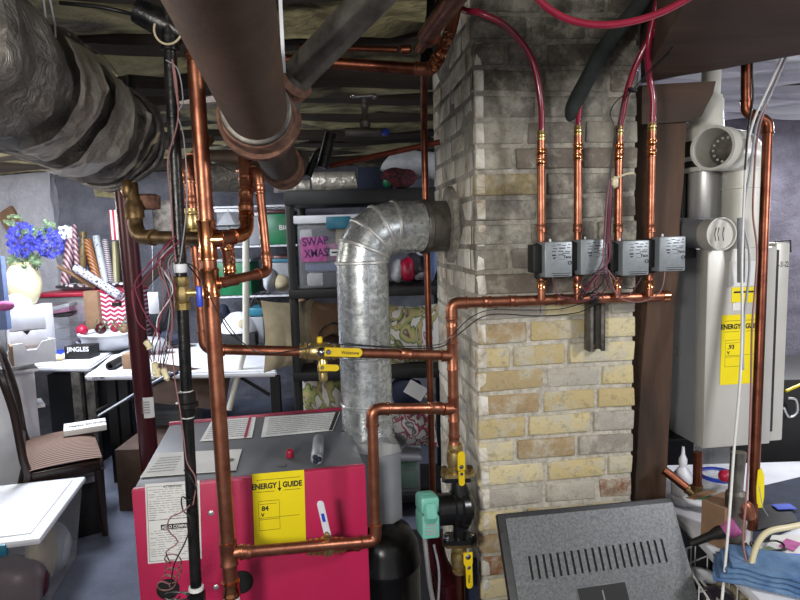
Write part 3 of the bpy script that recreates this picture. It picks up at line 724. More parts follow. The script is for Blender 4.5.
# flexible metal conduit and old iron pipe under the pump
mb=MB(); pts=spline([at(424,533,1.60),at(427,560,1.6),at(430,585,1.61),at(434,606,1.62)],14)
mb.tube(pts,[.0062+.0012*(k%2) for k in range(len(pts))],10); T('armoured_conduit',mb,'steel','ribbed metal conduit hanging down from the circulator terminal box','conduit')
mb=MB(); mb.tube(spline([at(430,530,1.70),at(437,560,1.72),at(446,582,1.74),at(449,640,1.74)],6),.032,16); mb.lathe([(.034,-.01),(.040,-.006),(.040,.01),(.034,.014)],at(447,584,1.74),(0,0,1),16)
T('iron_return_pipe',mb,'maroon','dark reddish iron pipe bending down behind the circulator pump','pipe')
mb=MB(); mb.tube(spline([at(434,545,1.62),at(439,572,1.63),at(438,606,1.64)],8),.0035,8); T('grey_cable',mb,'greyp','thin grey cable beside the ribbed conduit under the pump','cable')
mb=MB(); mb.box((0,0,0),(.05,.02,.30),Matrix.Translation(at(461,600,1.665)-V((0,0,.18)))); T('green_plate',mb,'navy','dark plate against the chimney foot beside the lower valve','plate')
# --- zone valves
zx=[(540,139,550,240,300,.0),(577,134,589,238,300,.0),(618,134,631,239,298,.0),(651,130,667,236,296,.0)]
zoneX=[(538,572,242,277),(575,606,239,275),(616,648,240,276),(653,684,236,272)]
zlab=['leftmost of the four grey zone valves, under the curving red hose','second grey zone valve from the left, under the foam sleeved hose','third grey zone valve from the left, beside the dangling wire bundle','rightmost of the four grey zone valves, in front of the timber post']
for i,((px,py,_,yt,yb,_2),(xa,xb,ya,yb2)) in enumerate(zip(zx,zoneX)):
    Yz=1.635+.012*i
    pipeT=at(px+1,py,Yz); pipeB=at(px-2 if i<2 else px,yb,Yz); pipeB=V((pipeT.x,Yz,pipeB.z)); zc=at((xa+xb)/2,(ya+yb2)/2,Yz-.045)
    zv=E('zone_valve',zlab[i],'valve',pipeB,CA,'zone valves on the copper header')
    r=.0108
    MB().tube([pipeT,pipeB],r,16).build('pipe','copper',zv)
    for py2,m_ in ((py+13,'copper_bright'),(py+23,'copper_bright')): 
        pt=V((pipeT.x,Yz,at(px,py2,Yz).z)); coupling(zv,pt,(0,0,1),r,m_,L=.010)
    coupling(zv,V((pipeT.x,Yz,at(px,228,Yz).z)),(0,0,1),r,'copper',L=.012)
    coupling(zv,V((pipeT.x,Yz,at(px,284,Yz).z)),(0,0,1),r,'copper_bright',L=.013)
    # crimp ring stack on top
    mb=MB(); mb.lathe([(.008,0),(.0115,.001),(.0115,.006),(.009,.008),(.0115,.010),(.0115,.015),(.009,.017),(.0115,.019),(.0105,.026),(.008,.027)],pipeT+V((0,0,-.004)),(0,0,1),14); mb.build('pex_adapter','brass',zv)
    Xz=frame(V((zc.x,Yz,zc.z)),cu,(0,0,1)); w=.076; h=.094
    mb=MB(); mb.box((-.060,-.036,-.018),(-.034,.040,.030),Xz,bev=.004); mb.lathe([(.016,-.048),(.019,-.045),(.020,.045),(.016,.048)],V((pipeT.x,Yz,zc.z-.005)),(0,0,1),14); mb.build('valve_body','blackp',zv)
    hd_=MB().box((-.036,-h/2,-.004),(-.036+w,h/2,.052),Xz,bev=.004).build('actuator_cover','zone',zv)
    mb=MB(); 
    for (u0,v0,u1,v1) in ((.02,.88,.24,.89),(.3,.90,.5,.92),(.56,.88,.75,.90),(.84,.90,.95,.92),(.1,.80,.3,.82),(.4,.8,.7,.83),(.78,.82,.95,.84),(.05,.72,.25,.74),(.35,.72,.6,.74),(.7,.71,.95,.73),(.05,.6,.25,.64),(.1,.52,.2,.54),(.35,.62,.6,.64),(.55,.66,.92,.68),(.04,.10,.96,.115),(.1,.04,.9,.06),(.1,.54,.25,.56),(.4,.5,.66,.51)):
        x0=-.036+w*(.22+.74*u0); x1=-.036+w*(.22+.74*u1); mb.box((x0,-h/2+h*v0,.052),(x1,-h/2+h*v1,.0524),Xz)
    mb.build('print','ink',hd_,merge=False)
    text('lettering','Taco',Xz@Matrix.Translation((-.036+w*.66,h*.03,.0522)),.011,'ink',hd_,'LEFT',.0003)
    MB().lathe([(.0035,0),(.005,0),(.005,.001),(.0035,.001)],Xz@V((-.036+w*.90,-h*.10,.0522)),Xz.to_3x3()@V((0,0,1)),14,False).build('ring_mark','ink',hd_)
    MB().lathe([(.003,0),(.0032,.006),(.001,.008)],Xz@V((-.036+w*(.35 if i!=2 else .1),h/2,.02)),(0,0,1),8).build('lever','white',zv)
# strut bracket under the header
sb=E('strut_bracket','grey slotted steel strut on the chimney face under the header','bracket',at(592,350,1.74))
q=at(592,305,1.735); q2=at(592,349,1.735); Xs=frame(V((q.x,q.y-.002,q2.z)),cu,(0,0,1)); hh=q.z-q2.z+.012
mb=MB()
mb.box((-.021,0,0),(.021,hh,.003),Xs); mb.box((-.024,0,0),(-.020,hh,.034),Xs); mb.box((.020,0,0),(.024,hh,.034),Xs); mb.box((-.024,0,.031),(-.012,hh,.034),Xs); mb.box((.012,0,.031),(.024,hh,.034),Xs); mb.build('channel','lead',sb)
MB().lathe([(.006,0),(.006,.006),(.003,.007)],Xs@V((0,.012,.003)),-cv,6).build('bolt','brass',sb)
mb=MB(); 
hp=ha+hdir*((at(592,298,1.67)-ha).dot(hdir)); mb.lathe([(.0138,-.010),(.0175,-.010),(.0175,.010),(.0138,.010)],hp,hdir,18); mb.build('clamp','blackp',sb)
# --- red tubing
def pex(label,pts,r=.0085,m='pex'): return T('red_hose',MB().tube(spline(pts,7),r,12),m,label,'hose','red heating hoses')
z4=[at(a_[0]+1,a_[1],1.635+.012*i) for i,a_ in enumerate(zx)]
pex('red hose curving from the leftmost zone valve up past the chimney corner',[z4[0],at(541,105,1.635),at(532,60,1.62),at(508,28,1.60),at(480,13,1.60),at(462,9,1.64),at(440,-12,1.75)])
pex('red hose rising from the second zone valve into the dark foam sleeve',[z4[1],at(580,105,1.65),at(590,78,1.66),at(612,40,1.66),at(640,8,1.64),at(655,-20,1.6)],.007)
pex('red hose rising from the third zone valve into the tied wire bundle',[z4[2],at(625,100,1.65),at(634,70,1.64),at(646,45,1.62),at(658,22,1.6),at(668,-20,1.55)])
pex('red hose rising from the rightmost zone valve in front of the timber corbel',[z4[3],at(653,100,1.66),at(649,75,1.65),at(648,50,1.62),at(652,25,1.6),at(664,-20,1.56)])
pex('slack red hose sagging across the top above the zone valves',[at(528,-14,1.10),at(545,6,1.11),at(570,20,1.12),at(600,25,1.12),at(630,22,1.12),at(662,12,1.11),at(695,-6,1.10),at(720,-26,1.08)],.0066)
sl=MB(); pts=spline([at(569,121,1.655),at(575,103,1.655),at(588,78,1.655),at(602,52,1.65),at(618,30,1.64),at(640,4,1.62),at(652,-20,1.6)],5); sl.tube(pts,[.006,.012,.016,.019]+[.021]*(len(pts)-4),14); T('foam_sleeve',sl,'foam','black foam sleeve cut open around the second red hose','pipe insulation')
# --- wires by the zone valves
def wire(label,pts,r=.0016,m='wire_b',name='thin_wire',cat='wire',group=None,n=6,seg=6): return T(name,MB().tube(spline(pts,n),r,seg),m,label,cat,group)
G='low voltage wires at the zone valves'; lb='thin low voltage wires tangled around the zone valves on the chimney'
wlabs=['black wire looping out left of the red hoses above the third zone valve','black wire running down left of the third copper drop','dark wire crossing behind the cable tie beside the foam sleeve']
wire(wlabs[0],[at(632,88,1.62),at(615,103,1.62),at(610,115,1.62),at(614,128,1.62),at(612,160,1.62),at(607,200,1.62),at(606,235,1.62)])
wire(wlabs[1],[at(632,90,1.61),at(622,105,1.61),at(619,125,1.61),at(613,150,1.61),at(609,190,1.61),at(608,238,1.61)],.0022)
wire(wlabs[2],[at(633,90,1.61),at(650,70,1.58),at(672,48,1.5),at(690,20,1.4),at(705,-10,1.3)])
wire('second dark wire following the cable tie up towards the girder',[at(634,92,1.61),at(656,66,1.58),at(680,42,1.5),at(700,14,1.4),at(722,-12,1.3)],.0013)
mb=MB(); mb.lathe([(.006,-.002),(.012,-.003),(.012,.003),(.006,.002)],at(632,90,1.615),(.3,0,1),12); T('cable_tie',mb,'blackp','black cable tie bunching the wires at the third red hose','tie')
for i in range(7):
    dx=i*.9; pm=['wire_m','wire_p','wire_b','wire_m','wire_m','wire_r','wire_b'][i]
    wire(['plum','pinkish','black','dark plum','deep plum','crimson','thin black'][i]+' control wire in the bundle left of the third zone valve, '+['leftmost','second','third','middle','fifth','sixth','rightmost'][i],
      [at(609+dx*.6,180,1.60),at(606+dx,205,1.60),at(604+dx*1.2,235,1.58),at(602+dx*1.4,262,1.57),at(600+rng.uniform(-22,22),285,1.58),at(590+rng.uniform(-15,15),297+rng.uniform(-2,4),1.64)],.0017,pm,group='vertical control wire bundle')
loops=[((552,277),(560,296),(590,300),(600,285)),((575,276),(585,290),(600,282),(606,272)),((608,270),(618,296),(640,302),(660,292),(665,272)),((603,272),(612,290),(628,296),(640,280)),((597,275),(580,292),(566,300),(545,305)),((612,272),(624,286),(634,288),(642,277))]
ln=['under the leftmost zone valve','between the first and second zone valves','looping right to the rightmost zone valve','under the third zone valve','trailing left along the header','black, ending under the third zone valve']
for i,l in enumerate(loops):
    wire('thin wire '+ln[i],[at(x,y,1.585) for x,y in l],.0014,['wire_m','wire_r','wire_p','wire_m','wire_b','wire_b'][i],group='wire loops under the zone valves')
wire('black wire draped from the header down to the purge valve',[at(600,300,1.62),at(580,312,1.63),at(540,316,1.64),at(500,314,1.63),at(480,318,1.61),at(460,333,1.59),at(440,347,1.58),at(400,348,1.58),at(350,345,1.56),at(330,344,1.55),at(318,346,1.54),at(290,351,1.5),at(262,353,1.48),at(240,340,1.45),at(215,305,1.42),at(196,275,1.36),at(178,255,1.28)],.0016)
wire('second black wire beside it along the header and chimney corner',[at(592,300,1.62),at(560,309,1.64),at(520,310,1.64),at(490,310,1.62),at(470,318,1.60),at(452,335,1.58),at(436,345,1.58),at(380,346,1.57),at(345,343,1.56)],.0013)
mb=MB(); mb.ball(at(615,182,1.60),.012,2,(.8,.6,1.3),None,.002); mb.tube(spline([at(616,178,1.6),at(626,174,1.6),at(634,173,1.6)],4),.003,6); T('putty_lump',mb,'cream','pale lump of tape on the wires beside the third copper drop','tape')
# --- black iron pipe and its valve
k0=at(168,10,1.31); k1=at(197,606,1.31)
BP=E('black_gas_pipe','narrow black iron pipe standing in front of the boiler rating plate','pipe',k1)
def onk(y): t=(y-10)/(596); return at(168+29*t,y,1.31)
kd=(k1-k0).normalized()
MB().tube([onk(8),onk(268)],.0135,16).build('pipe','black_iron',BP); MB().tube([onk(268),onk(606),onk(606)+kd*.72],.0128,16).build('pipe','black_iron',BP)
MB().lathe([(.013,-.035),(.018,-.033),(.018,-.018),(.014,-.012),(.0175,0),(.0175,.01),(.014,.02),(.018,.024),(.018,.038),(.013,.04)],onk(292),kd,8).build('valve_body','brass',BP)
MB().tube([onk(293),onk(293)+V((.035,0,0))],.009,10).build('stem','brass',BP)
MB().cbox(onk(295)+V((.040,-.004,-.004)),(.012,.012,.046),None,.003).build('handle','blue',BP)
mb=MB(); mb.lathe([(.013,-.01),(.0145,-.008),(.0145,.008),(.013,.01)],onk(268),kd,12); mb.build('tape_wrap','white',BP)
MB().lathe([(.013,-.030),(.019,-.028),(.0195,-.006),(.025,-.004),(.025,.006),(.019,.010),(.018,.026),(.013,.03)],onk(404),kd,12).build('union','black_iron',BP)
MB().lathe([(.0128,-.004),(.0145,-.003),(.0145,.003),(.0128,.004)],onk(392),kd,12).build('tape_wrap','whitep',BP)
MB().lathe([(.0128,-.004),(.0145,-.003),(.0145,.003),(.0128,.004)],onk(416),kd,12).build('tape_wrap','whitep',BP)
MB().lathe([(.0128,-.005),(.017,-.004),(.017,.004),(.0128,.006)],onk(588),kd,12).build('tape_wrap','whitep',BP)
MB().lathe([(.014,-.02),(.02,-.018),(.02,.02),(.014,.022)],onk(600),kd,10).build('union','black_iron',BP)
MB().lathe([(.013,-.016),(.019,-.014),(.019,.014),(.013,.016)],onk(44),kd,10).build('union','black_iron',BP)
mb=MB(); mb.lathe([(.012,-.05),(.026,-.05),(.03,0),(.026,.05),(.012,.05)],at(160,22,1.32),(1,.2,-.5),12); mb.build('tee_fitting','black_iron',BP)
# cut white ring hanging near top
mb=MB(); pts=[at(168+14*math.cos(a),29+16*math.sin(a)*.95,1.26) for a in [R(200-k*13) for k in range(16)]]; mb.tube(pts,.0022,8); T('cut_hose_ring',mb,'beige','cut pale plastic hoop hanging on the black iron pipe top','hoop')
# wires down the black pipe
wl=[('pinkish wire spiralling down the black iron pipe','wire_p',[(178,105),(172,60),(176,80),(178,120),(168,160),(171,200),(173,235),(176,262)],.0018),
('grey wire following the black iron pipe down from the ceiling','greyp',[(166,60),(178,70),(183,100),(178,115),(184,140),(187,200),(180,262)],.0013),
]
for l,m_,p__,r in wl: wire(l,[at(x,y,1.285) for x,y in p__],r,m_)
for i in range(9):
    m_=['wire_m','wire_p','wire_b','wire_w','wire_r','wire_m','greyp','wire_b','wire_p'][i]; cl=['plum','pink','black','white','crimson','dark plum','grey','thin black','pale'][i]
    x0=166+i*1.8
    wire(cl+' thermostat wire in the tangle hanging left of the black pipe valve',[at(x0+3,240+i*1.5,1.31),at(x0-8-rng.random()*6,262,1.28),at(x0-rng.uniform(-4,8),290,1.28),at(x0-rng.uniform(2,14),318,1.28),at(150+i*2.5,345+rng.uniform(-6,6),1.28),at(152+i*1.6,368+rng.uniform(-8,6),1.28)],.0012,m_,group='thermostat wires by the black iron pipe')
for i,(l,m_,p__) in enumerate([
 ('red wire rising left from the tangle to the brass elbow','wire_r',[(176,236),(160,252),(146,268),(135,284),(141,305),(150,322),(160,335)]),
 ('dark red wire crossing in front of the maroon pole','wire_r',[(180,240),(158,262),(140,285),(132,292),(137,320),(146,330)]),
 ('dusty wire crossing right to left above the hanging tag','wire_p',[(148,262),(158,262),(166,285),(172,310),(170,340),(163,350)]),
 ('black wire leaving the tangle towards the tall copper riser','wire_b',[(182,262),(196,268),(206,286),(214,305),(228,330),(240,341)]),
 ('long pink wire dropping past the union on the black pipe','wire_p',[(172,346),(175,380),(180,410),(184,440),(187,462),(196,480),(193,505)])]):
    wire(l,[at(x,y,1.27) for x,y in p__],.0014,m_)
for nm,px,py,m_,lab in (('wire_nut',146,345,'cream','cream wire nut at the end of a wire beside the maroon pole'),('wire_nut',157,372,'cream','tan wire nuts bunched at the bottom of the wire tangle')):
    mb=MB(); mb.lathe([(.003,0),(.0075,.003),(.006,.016),(.008,.018),(.008,.02),(.002,.021)],at(px,py,1.27)+V((0,0,.01)),(.5 if px<150 else .1,0,-1),10)
    if px>150: mb.lathe([(.003,0),(.0075,.003),(.006,.02),(.007,.024),(.002,.03)],at(px+6,py-4,1.27),(.3,0,-1),10); mb.lathe([(.003,0),(.0075,.003),(.006,.02),(.007,.024),(.002,.03)],at(px-2,py-10,1.27),(-.1,0,-1),10)
    T(nm,mb,m_,lab,'wire nut')
wire('black wire coiled around the pipe above the rating plate',[at(184,470,1.28),at(190,476,1.27),at(196,490,1.27),at(190,500,1.28),at(182,497,1.27),at(183,510,1.27),at(191,520,1.27),at(186,540,1.27),at(174,565,1.28),at(171,585,1.29)],.0016)
hx=[]
for k in range(70):
    a=k*.45; t=k/69; cx=172-10*t+6*math.sin(t*3); cy=555+34*t; hx.append(at(cx+(8)*math.cos(a),cy+6*math.sin(a),1.31+.015*math.sin(a)))
wire('pink wire coiled like a spring in front of the red boiler',[at(190,505,1.27),at(182,512,1.27),at(170,518,1.27),at(168,530,1.28),at(178,542,1.28),at(166,552,1.28)]+hx[4:],.0016,'wire_p',n=3)
wire('black curly wire at the foot of the black iron pipe',[at(170+10*math.cos(k*.9)+k*1.2,596+4*math.sin(k*.9),1.33) for k in range(14)],.002,'wire_b',n=4)
# --- manifold left of the black pipe
G2=None
m1=run('brass_elbow_pipe','tarnished brass pipe curving down from the duct then right to the riser','pipe',[at(131,184,1.55),at(137,237,1.52),onr(239)+V((0,.02,0))],.0165,'brass_old',bend=.05)
MB().lathe([(.0165,-.03),(.024,-.026),(.024,.0),(.020,.006),(.0165,.02)],at(134,208,1.535),(0,0,1),14).build('union','brass_old',m1)
MB().lathe([(.018,-.02),(.03,-.018),(.032,.014),(.022,.02)],at(148,202,1.58),(0,0,1),14).build('reducer','rust',m1)
MB().ball(at(128,190,1.54),.022,2,(.8,.8,1.3)).build('coupling_nut','brass_old',m1)
s0=onr(240); 
m2=run('copper_branch','copper branch leaving the riser, turning up behind the iron drain pipe','pipe',[s0+V((.02,0,0)),at(247,234,1.46),at(243,110,1.62)],.015,'copper',bend=.04,fm='copper_bright')
ud=(at(243,110,1.62)-at(247,234,1.46)).normalized()
for y_ in (184,200,214): coupling(m2,at(246,y_,1.46+(234-y_)/124*.16),ud,.015,'copper',L=.018)
tp=at(226,237,1.42); tee(m2,tp,(1,.15,0),(0,0,-1),.015,'copper_bright',L=.024,br=.013)
m3=run('copper_crossover','short vertical copper crossover joining the two branches right of the riser','pipe',[tp-V((0,0,.03)),at(230,281,1.44)],.0125,'copper',elbows=False)
for y_ in (251,266): coupling(m3,at(228+ (y_-251)*.1,y_,1.43),(0.02,0,-1),.0125,'copper_bright',L=.016)
s1=onr(283)
m4=run('copper_loop','copper loop rising right of the crossover with an elbow at each end','pipe',[s1+V((.02,0,0)),at(268,272,1.50),at(258,172,1.52),at(240,170,1.64)],.0115,'copper',bend=.026)
for y_ in (188,256): coupling(m4,at(268-(272-y_)/100*10,y_,1.5),(0,0,1),.0115,'copper',L=.012)
tee(m4,at(230,281,1.44),(at(268,272,1.50)-s1),(0,0,1),.0115,'copper',L=.02,br=.0125)
# --- ceiling copper
cA=run('ceiling_copper_pipe','copper pipe under the joists ending in a rough soldered elbow at the chimney','pipe',[at(262,58,1.80),at(432,70,1.72),at(451,30,1.60),at(458,-10,1.5)],.0165,'copper_old',bend=.03,fm='copper')
mb=MB()
for k in range(9): t=k/8; mb.ball(at(433+17*t,68-36*t+3*math.sin(k*2),1.70-.1*t),.010+.006*(k%3)/2,2,(1,1,1),None,.003)
mb.build('solder_blobs','copper_bright',cA)
cB=E('wide_copper_pipe','wide dark copper pipe slanting up towards the ceiling left of the chimney','pipe',at(420,48,1.45))
MB().tube([at(420,48,1.62),at(432,32,1.50)],.014,16).build('pipe','copper_old',cB)
MB().tube([at(426,36,1.52),at(464,-14,1.15)],.021,20).build('pipe','copper_old',cB)
MB().lathe([(.014,-.03),(.0175,-.03),(.0175,-.012),(.024,-.01),(.025,.02),(.023,.022)],at(429,36,1.52),at(470,-14,1.15)-at(429,36,1.52),18).build('reducer','copper_old',cB)
cC=E('narrow_copper_drop','thin copper pipe dropping behind the flue along the chimney edge','pipe',at(426,560,1.98))
MB().tube([at(424,70,1.86),at(424,80,1.95),at(424,130,2.12),V((at(424,130,2.12).x,2.12,0.0))],.0118,12).build('pipe','copper_old',cC)
mb=MB(); mb.tube([at(330,166,2.3),at(440,142,2.2)],.010,10); T('slanting_pipe',mb,'copper_paint','thin orange red pipe slanting above the black shelf top','pipe')
mb=MB(); mb.tube([at(300,47,2.05),at(398,50,1.95),],.010,10); mb.lathe([(.01,0),(.014,.004),(.014,.03),(.01,.034)],at(400,50,1.93),(1,0,0),10); T('thin_ceiling_pipe',mb,'copper_old','thin dark copper pipe under the joists above the soldered elbow pipe','pipe')
# chrome stop tap
tp_=at(365,122,2.0); tap=E('stop_tap','old stop tap with chrome tee handle hanging near the joists','tap',tp_-V((0,0,.05)))
MB().lathe([(.009,-.02),(.016,-.018),(.020,.0),(.014,.012),(.010,.02),(.010,.04),(.014,.044),(.014,.054),(.006,.058),(.006,.075)],tp_,(0,0,1),14).build('tap_body','lead',tap)
MB().tube([tp_+V((-.065,0,-.03)),tp_+V((.07,0,-.035))],.014,12).build('tap_pipe','lead',tap)
mb=MB(); mb.tube([tp_+V((-.03,-.01,.078)),tp_+V((.035,.01,.086))],.006,10); 
for s in (-1,1): mb.ball(tp_+V((s*.034,s*.01,.082)),.010,2)
mb.build('tee_handle','chrome',tap)
MB().lathe([(.008,0),(.011,.002),(.011,.02),(.004,.022)],tp_+V((.06,-.02,-.04)),(.5,-1,0),10).build('drain_cap','blue',tap)
# --- big cast iron drain
d0=at(209,-40,.66); d1=at(258,116,1.33)
dr=E('cast_iron_drain','huge dark cast iron drain pipe overhead ending in a rusty hub','pipe',d1-V((0,0,.1)))
dd_=(d1-d0).normalized()
MB().tube([d0-dd_*.2,d1],.064,40).build('pipe','cast',dr)
MB().lathe([(.068,-.02),(.072,-.018),(.074,-.004),(.068,.0)],d1-dd_*.045,dd_,40).build('joint_ring','lead',dr)
mb=MB(); mb.lathe([(.067,-.05),(.074,-.045),(.079,-.02),(.078,.005),(.088,.01),(.090,.03),(.088,.05),(.083,.055),(.086,.06),(.082,.085),(.076,.11)],d1,dd_,40); mb.jitter(.006,2).build('hub','rust',dr)
d2=at(283,168,2.0); 
MB().tube([d1+dd_*.05,d2],.056,32).build('pipe','cast',dr)
d2d=(d2-d1).normalized(); MB().lathe([(.056,-.10),(.066,-.09),(.068,-.06),(.060,-.05),(.062,-.03),(.070,-.02),(.070,.01),(.058,.02)],d2,d2d,32).build('hub','rust',dr)
MB().tube([d2,at(300,166,2.9)],.054,24).build('pipe','cast',dr)
b0=d1+V((.03,.02,.02)); b1=at(300,73,1.33); b2=at(392,-22,1.15)
MB().tube([b0,b1,b2],[.048,.034,.034],28).build('branch_pipe','lead',dr)
MB().lathe([(.034,-.02),(.042,-.018),(.043,.03),(.034,.034)],at(287,88,1.34),b2-b1,28).build('branch_hub','rust',dr)
st_=MB(); q=at(285,-6,1.22); q3_=at(284,73,1.22); X=frame(q3_,(1,0,0),q-q3_); st_.box((-.0035,0,0),(.0035,(q-q3_).length,.0015),X); T('hanger_strap',st_,'white','white metal strap hanging beside the iron drain hub','strap')
# clutter of pipes behind hub
for i,(nm,lab,cat_,pts,r,m_) in enumerate((
 ('iron_stub_pipe','short black iron pipe angled down beside the rusty hub','pipe',[(331,133,2.1),(322,168,2.1)],.02,'black_iron'),
 ('iron_stub_pipe','thin black iron pipe elbowing left behind the rusty hub','pipe',[(332,150,2.2),(318,153,2.2),(308,176,2.2)],.014,'black_iron'),
 ('ceiling_iron_pipe','long dark iron pipe crossing under the joists on the left','pipe',[(40,18,2.0),(155,16,1.9)],.024,'black_iron'),
 ('ceiling_iron_pipe','dark iron pipe under the second joist gap on the left','pipe',[(55,57,2.6),(170,52,2.4),(300,55,2.6)],.02,'cast'),
 ('black_hose','black cable sagging across the first joists','cable',[(60,3,1.5),(100,7,1.5),(135,15,1.5),(160,22,1.4)],.005,'wire_b'),
 ('hanging_pipe_drop','short dark pipe hanging behind the taped duct','pipe',[(131,75,2.3),(130,108,2.3)],.014,'black_iron'),
 )):
    T(nm,MB().tube(spline([at(*p) for p in pts],5),r,12),m_,lab,cat_)
mb=MB(); mb.tube([at(200,176,2.2),at(262,178,2.3)],.05,18); mb.jitter(.02,5)
T('foil_wrap_pipe',mb,'ducttape','lumpy wrapped pipe behind the copper branches under the joists','pipe')
mb=MB(); mb.tube([at(205,158,2.3),at(300,160,2.4)],.035,14); mb.jitter(.012,6); T('wrapped_ceiling_pipe',mb,'cast','dark wrapped pipe above the lumpy one near the riser','pipe')
# --- taped duct
u0=at(-75,30,1.15); u1=at(108,136,1.86); du=(u1-u0).normalized(); duct=E('taped_duct','large duct wrapped in silver tape hanging at upper left','duct',u1-V((0,0,.15)))
Ld=(u1-u0).length
mb=MB(); prof=[]; n=26
for k in range(n+1):
    t=k/n; r=.150+.008*math.sin(k*1.7)+.004*math.sin(k*3.1)
    if t>.86: r*=math.cos((t-.86)/.14*1.05)
    prof.append((r,t*(Ld+.13)))
mb.lathe(prof,u0,du,48); bmesh.ops.recalc_face_normals(mb.b,faces=mb.b.faces)
from mathutils import noise as mn
for v in mb.b.verts: v.co+=mn.noise_vector(v.co*7)*.022+mn.noise_vector(v.co*22)*.007
mb.build('wrapping','ducttape',duct)
sd=du.cross(V((0,0,1))).normalized(); ud_=sd.cross(du)
def band(t0,t1,a0,a1,m_,off=.020,twist=0,nm='tape_patch'):
    mb=MB(); g=[]; nn=14
    for i in range(nn+1):
        row=[]
        for j in range(7):
            t=(t0+(t1-t0)*j/6+twist*i/nn)*Ld; a=R(a0+(a1-a0)*i/nn); p=u0+du*t+(sd*math.cos(a)+ud_*math.sin(a))*(.150+off); p+=mn.noise_vector(p*7)*.02; p+=mn.noise_vector(p*40)*.008; row.append(mb._v(p))
        g.append(row)
    for i in range(nn):
        for j in range(6): mb.face([g[i][j],g[i+1][j],g[i+1][j+1],g[i][j+1]])
    return mb.build(nm,m_,duct)
band(.30,.44,-75,30,'foil'); band(.52,.70,-95,25,'foil',.021); band(.62,.66,30,110,'foil'); band(.80,.84,-60,10,'foil'); band(.88,.905,-50,0,'beige',.018,.04)
mb=MB()
for t in (.46,.72,.97,1.02): mb.lathe([(.153,-.006),(.160,-.004),(.160,.004),(.153,.006)],u0+du*(t*Ld),du,40,False)
for v in mb.b.verts: v.co+=mn.noise_vector(v.co*7)*.02
mb.build('band_clamp','ducttape',duct)
# hanging straps near duct
for i,(pts,lab) in enumerate(([[(42,-10),(46,20),(49,45)],'thin white cord hanging from the joists over the taped duct'],[[(48,-10),(55,25),(56,55)],'white cord just right of the first above the taped duct'])):
    T('hanging_string',MB().tube([at(x,y,1.38) for x,y in pts],.0022,6),'white',lab,'cord')
# maroon lally column
pc0=at(137,320,3.1); c=V((pc0.x,pc0.y,0)); mp=E('maroon_pole','round maroon steel post standing behind the boiler and tangled wires','post',c)
tb_=V((at(123,195,3.1).x,3.1,2.235)); MB().tube([V((at(152,470,3.1).x,3.1,0)),tb_],.047,24).build('column','maroon',mp)
MB().box((-.08,-.08,0),(.08,.08,.01),Matrix.Translation(V((at(152,470,3.1).x,3.1,0)))).build('base_plate','maroon',mp)
lp=at(146,408,3.052); X=frame(lp,(1,0,0),(tb_-V((at(152,470,3.1).x,3.1,0)))); mb=MB(); n=8
vs=[[mb._v(V((lp.x,3.1,lp.z))+V((.048*math.sin(R(a)),-.048*math.cos(R(a)),z))) for z in (-.055,.055)] for a in range(-48,49,12)]
for p,q in zip(vs,vs[1:]): mb.face([p[0],q[0],q[1],p[1]])
mb.build('label','whitep',mp)
mb=MB()
for i in range(5): mb.box((-.02,.028-i*.014,.0012),(.02,.034-i*.014,.0018),frame(V((lp.x,3.052,lp.z)),(1,0,0),(0,0,1)))
mb.build('print','ink2',mp)
# ================================================================== RIGHT SIDE: water heater, vents, bench
def rbox(mb,X,w,h,d,bev=.004): return mb.box((0,0,-d),(w,h,0),X,bev)
WF=at(708,249,1.87); WBt=at(706,449,1.87); WZ1=WF.z; WZ0=at(706,449,1.87).z
Ww=(at(790,249,1.93).x-WF.x)/math.cos(CA); XW=frame(V((WF.x,WF.y,WZ0)),cu,(0,0,1)); Wh=WZ1-WZ0; Wd=.30
wh=E('water_heater','pale grey wall hung water heater with yellow energy label beside the timber post','water heater',XW@V((Ww/2,0,-Wd/2)),CA)
rbox(MB(),XW,Ww*.80,Wh,.05,.006).build('front_cover','tankgrey',wh)
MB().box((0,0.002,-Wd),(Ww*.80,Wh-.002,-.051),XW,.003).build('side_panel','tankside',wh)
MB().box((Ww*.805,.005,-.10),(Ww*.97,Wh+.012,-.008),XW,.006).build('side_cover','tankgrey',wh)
mb=MB(); mb.box((Ww*.80,.04,-.006),(Ww*.83,Wh-.01,-.004),XW); mb.tube([XW@V((Ww*.82,Wh+.016,-.02)),XW@V((Ww*1.0,Wh+.018,-.02)),XW@V((Ww*1.01,Wh-.02,-.02))],.003,8); mb.build('edge_trim','dkgrey2',wh)
text('lettering','3-31-22',XW@Matrix.Translation((Ww*.818,Wh-.066,-.0075)),.026,'ink',wh,'LEFT',.0002,.5)
e_=at(725,316,1.86); l=XW.inverted()@e_; e2_=XW.inverted()@at(768,385,1.86)
energy('energy_label',None,e2_.x-l.x,l.y-e2_.y,wh,XW@Matrix.Translation((l.x,l.y,.0008)),'.93','2')
def wbox(x0,y0,x1,y1,m,nm='label',off=.0008,par=None):
    a=XW.inverted()@at(x0,y0,1.86); b=XW.inverted()@at(x1,y1,1.86); o=MB().box((a.x,b.y,off),(b.x,a.y,off+.0008),XW).build(nm,m,par or wh); return a,b,o
wbox(733,262,768,286,'whitep','data_label'); wbox(736,288,768,303,'yellow','warning_label'); wbox(737,303,748,311,'whitep','small_label')
a,b,o=wbox(738,292,765,293,'ink','print',.0017)
MB().lathe([(.0001,0),(.014,.0),(.014,.002),(.011,.003),(.0001,.003)],XW@V((-.0005,Wh*.45,-.16)),-cu,16).build('knockout','tankside',wh)
mb=MB(); mb.box((-.05,-.01,-.24),(.0,.02,-.2),XW); mb.box((-.055,-.012,-.28),(.02,-.006,-.12),XW); mb.build('mounting_bracket','blackp',wh)
MB().box((-.062,Wh*.7,-.285),(.004,Wh*.78,-.26),XW).build('mounting_rail','lead',wh)
mb=MB(); 
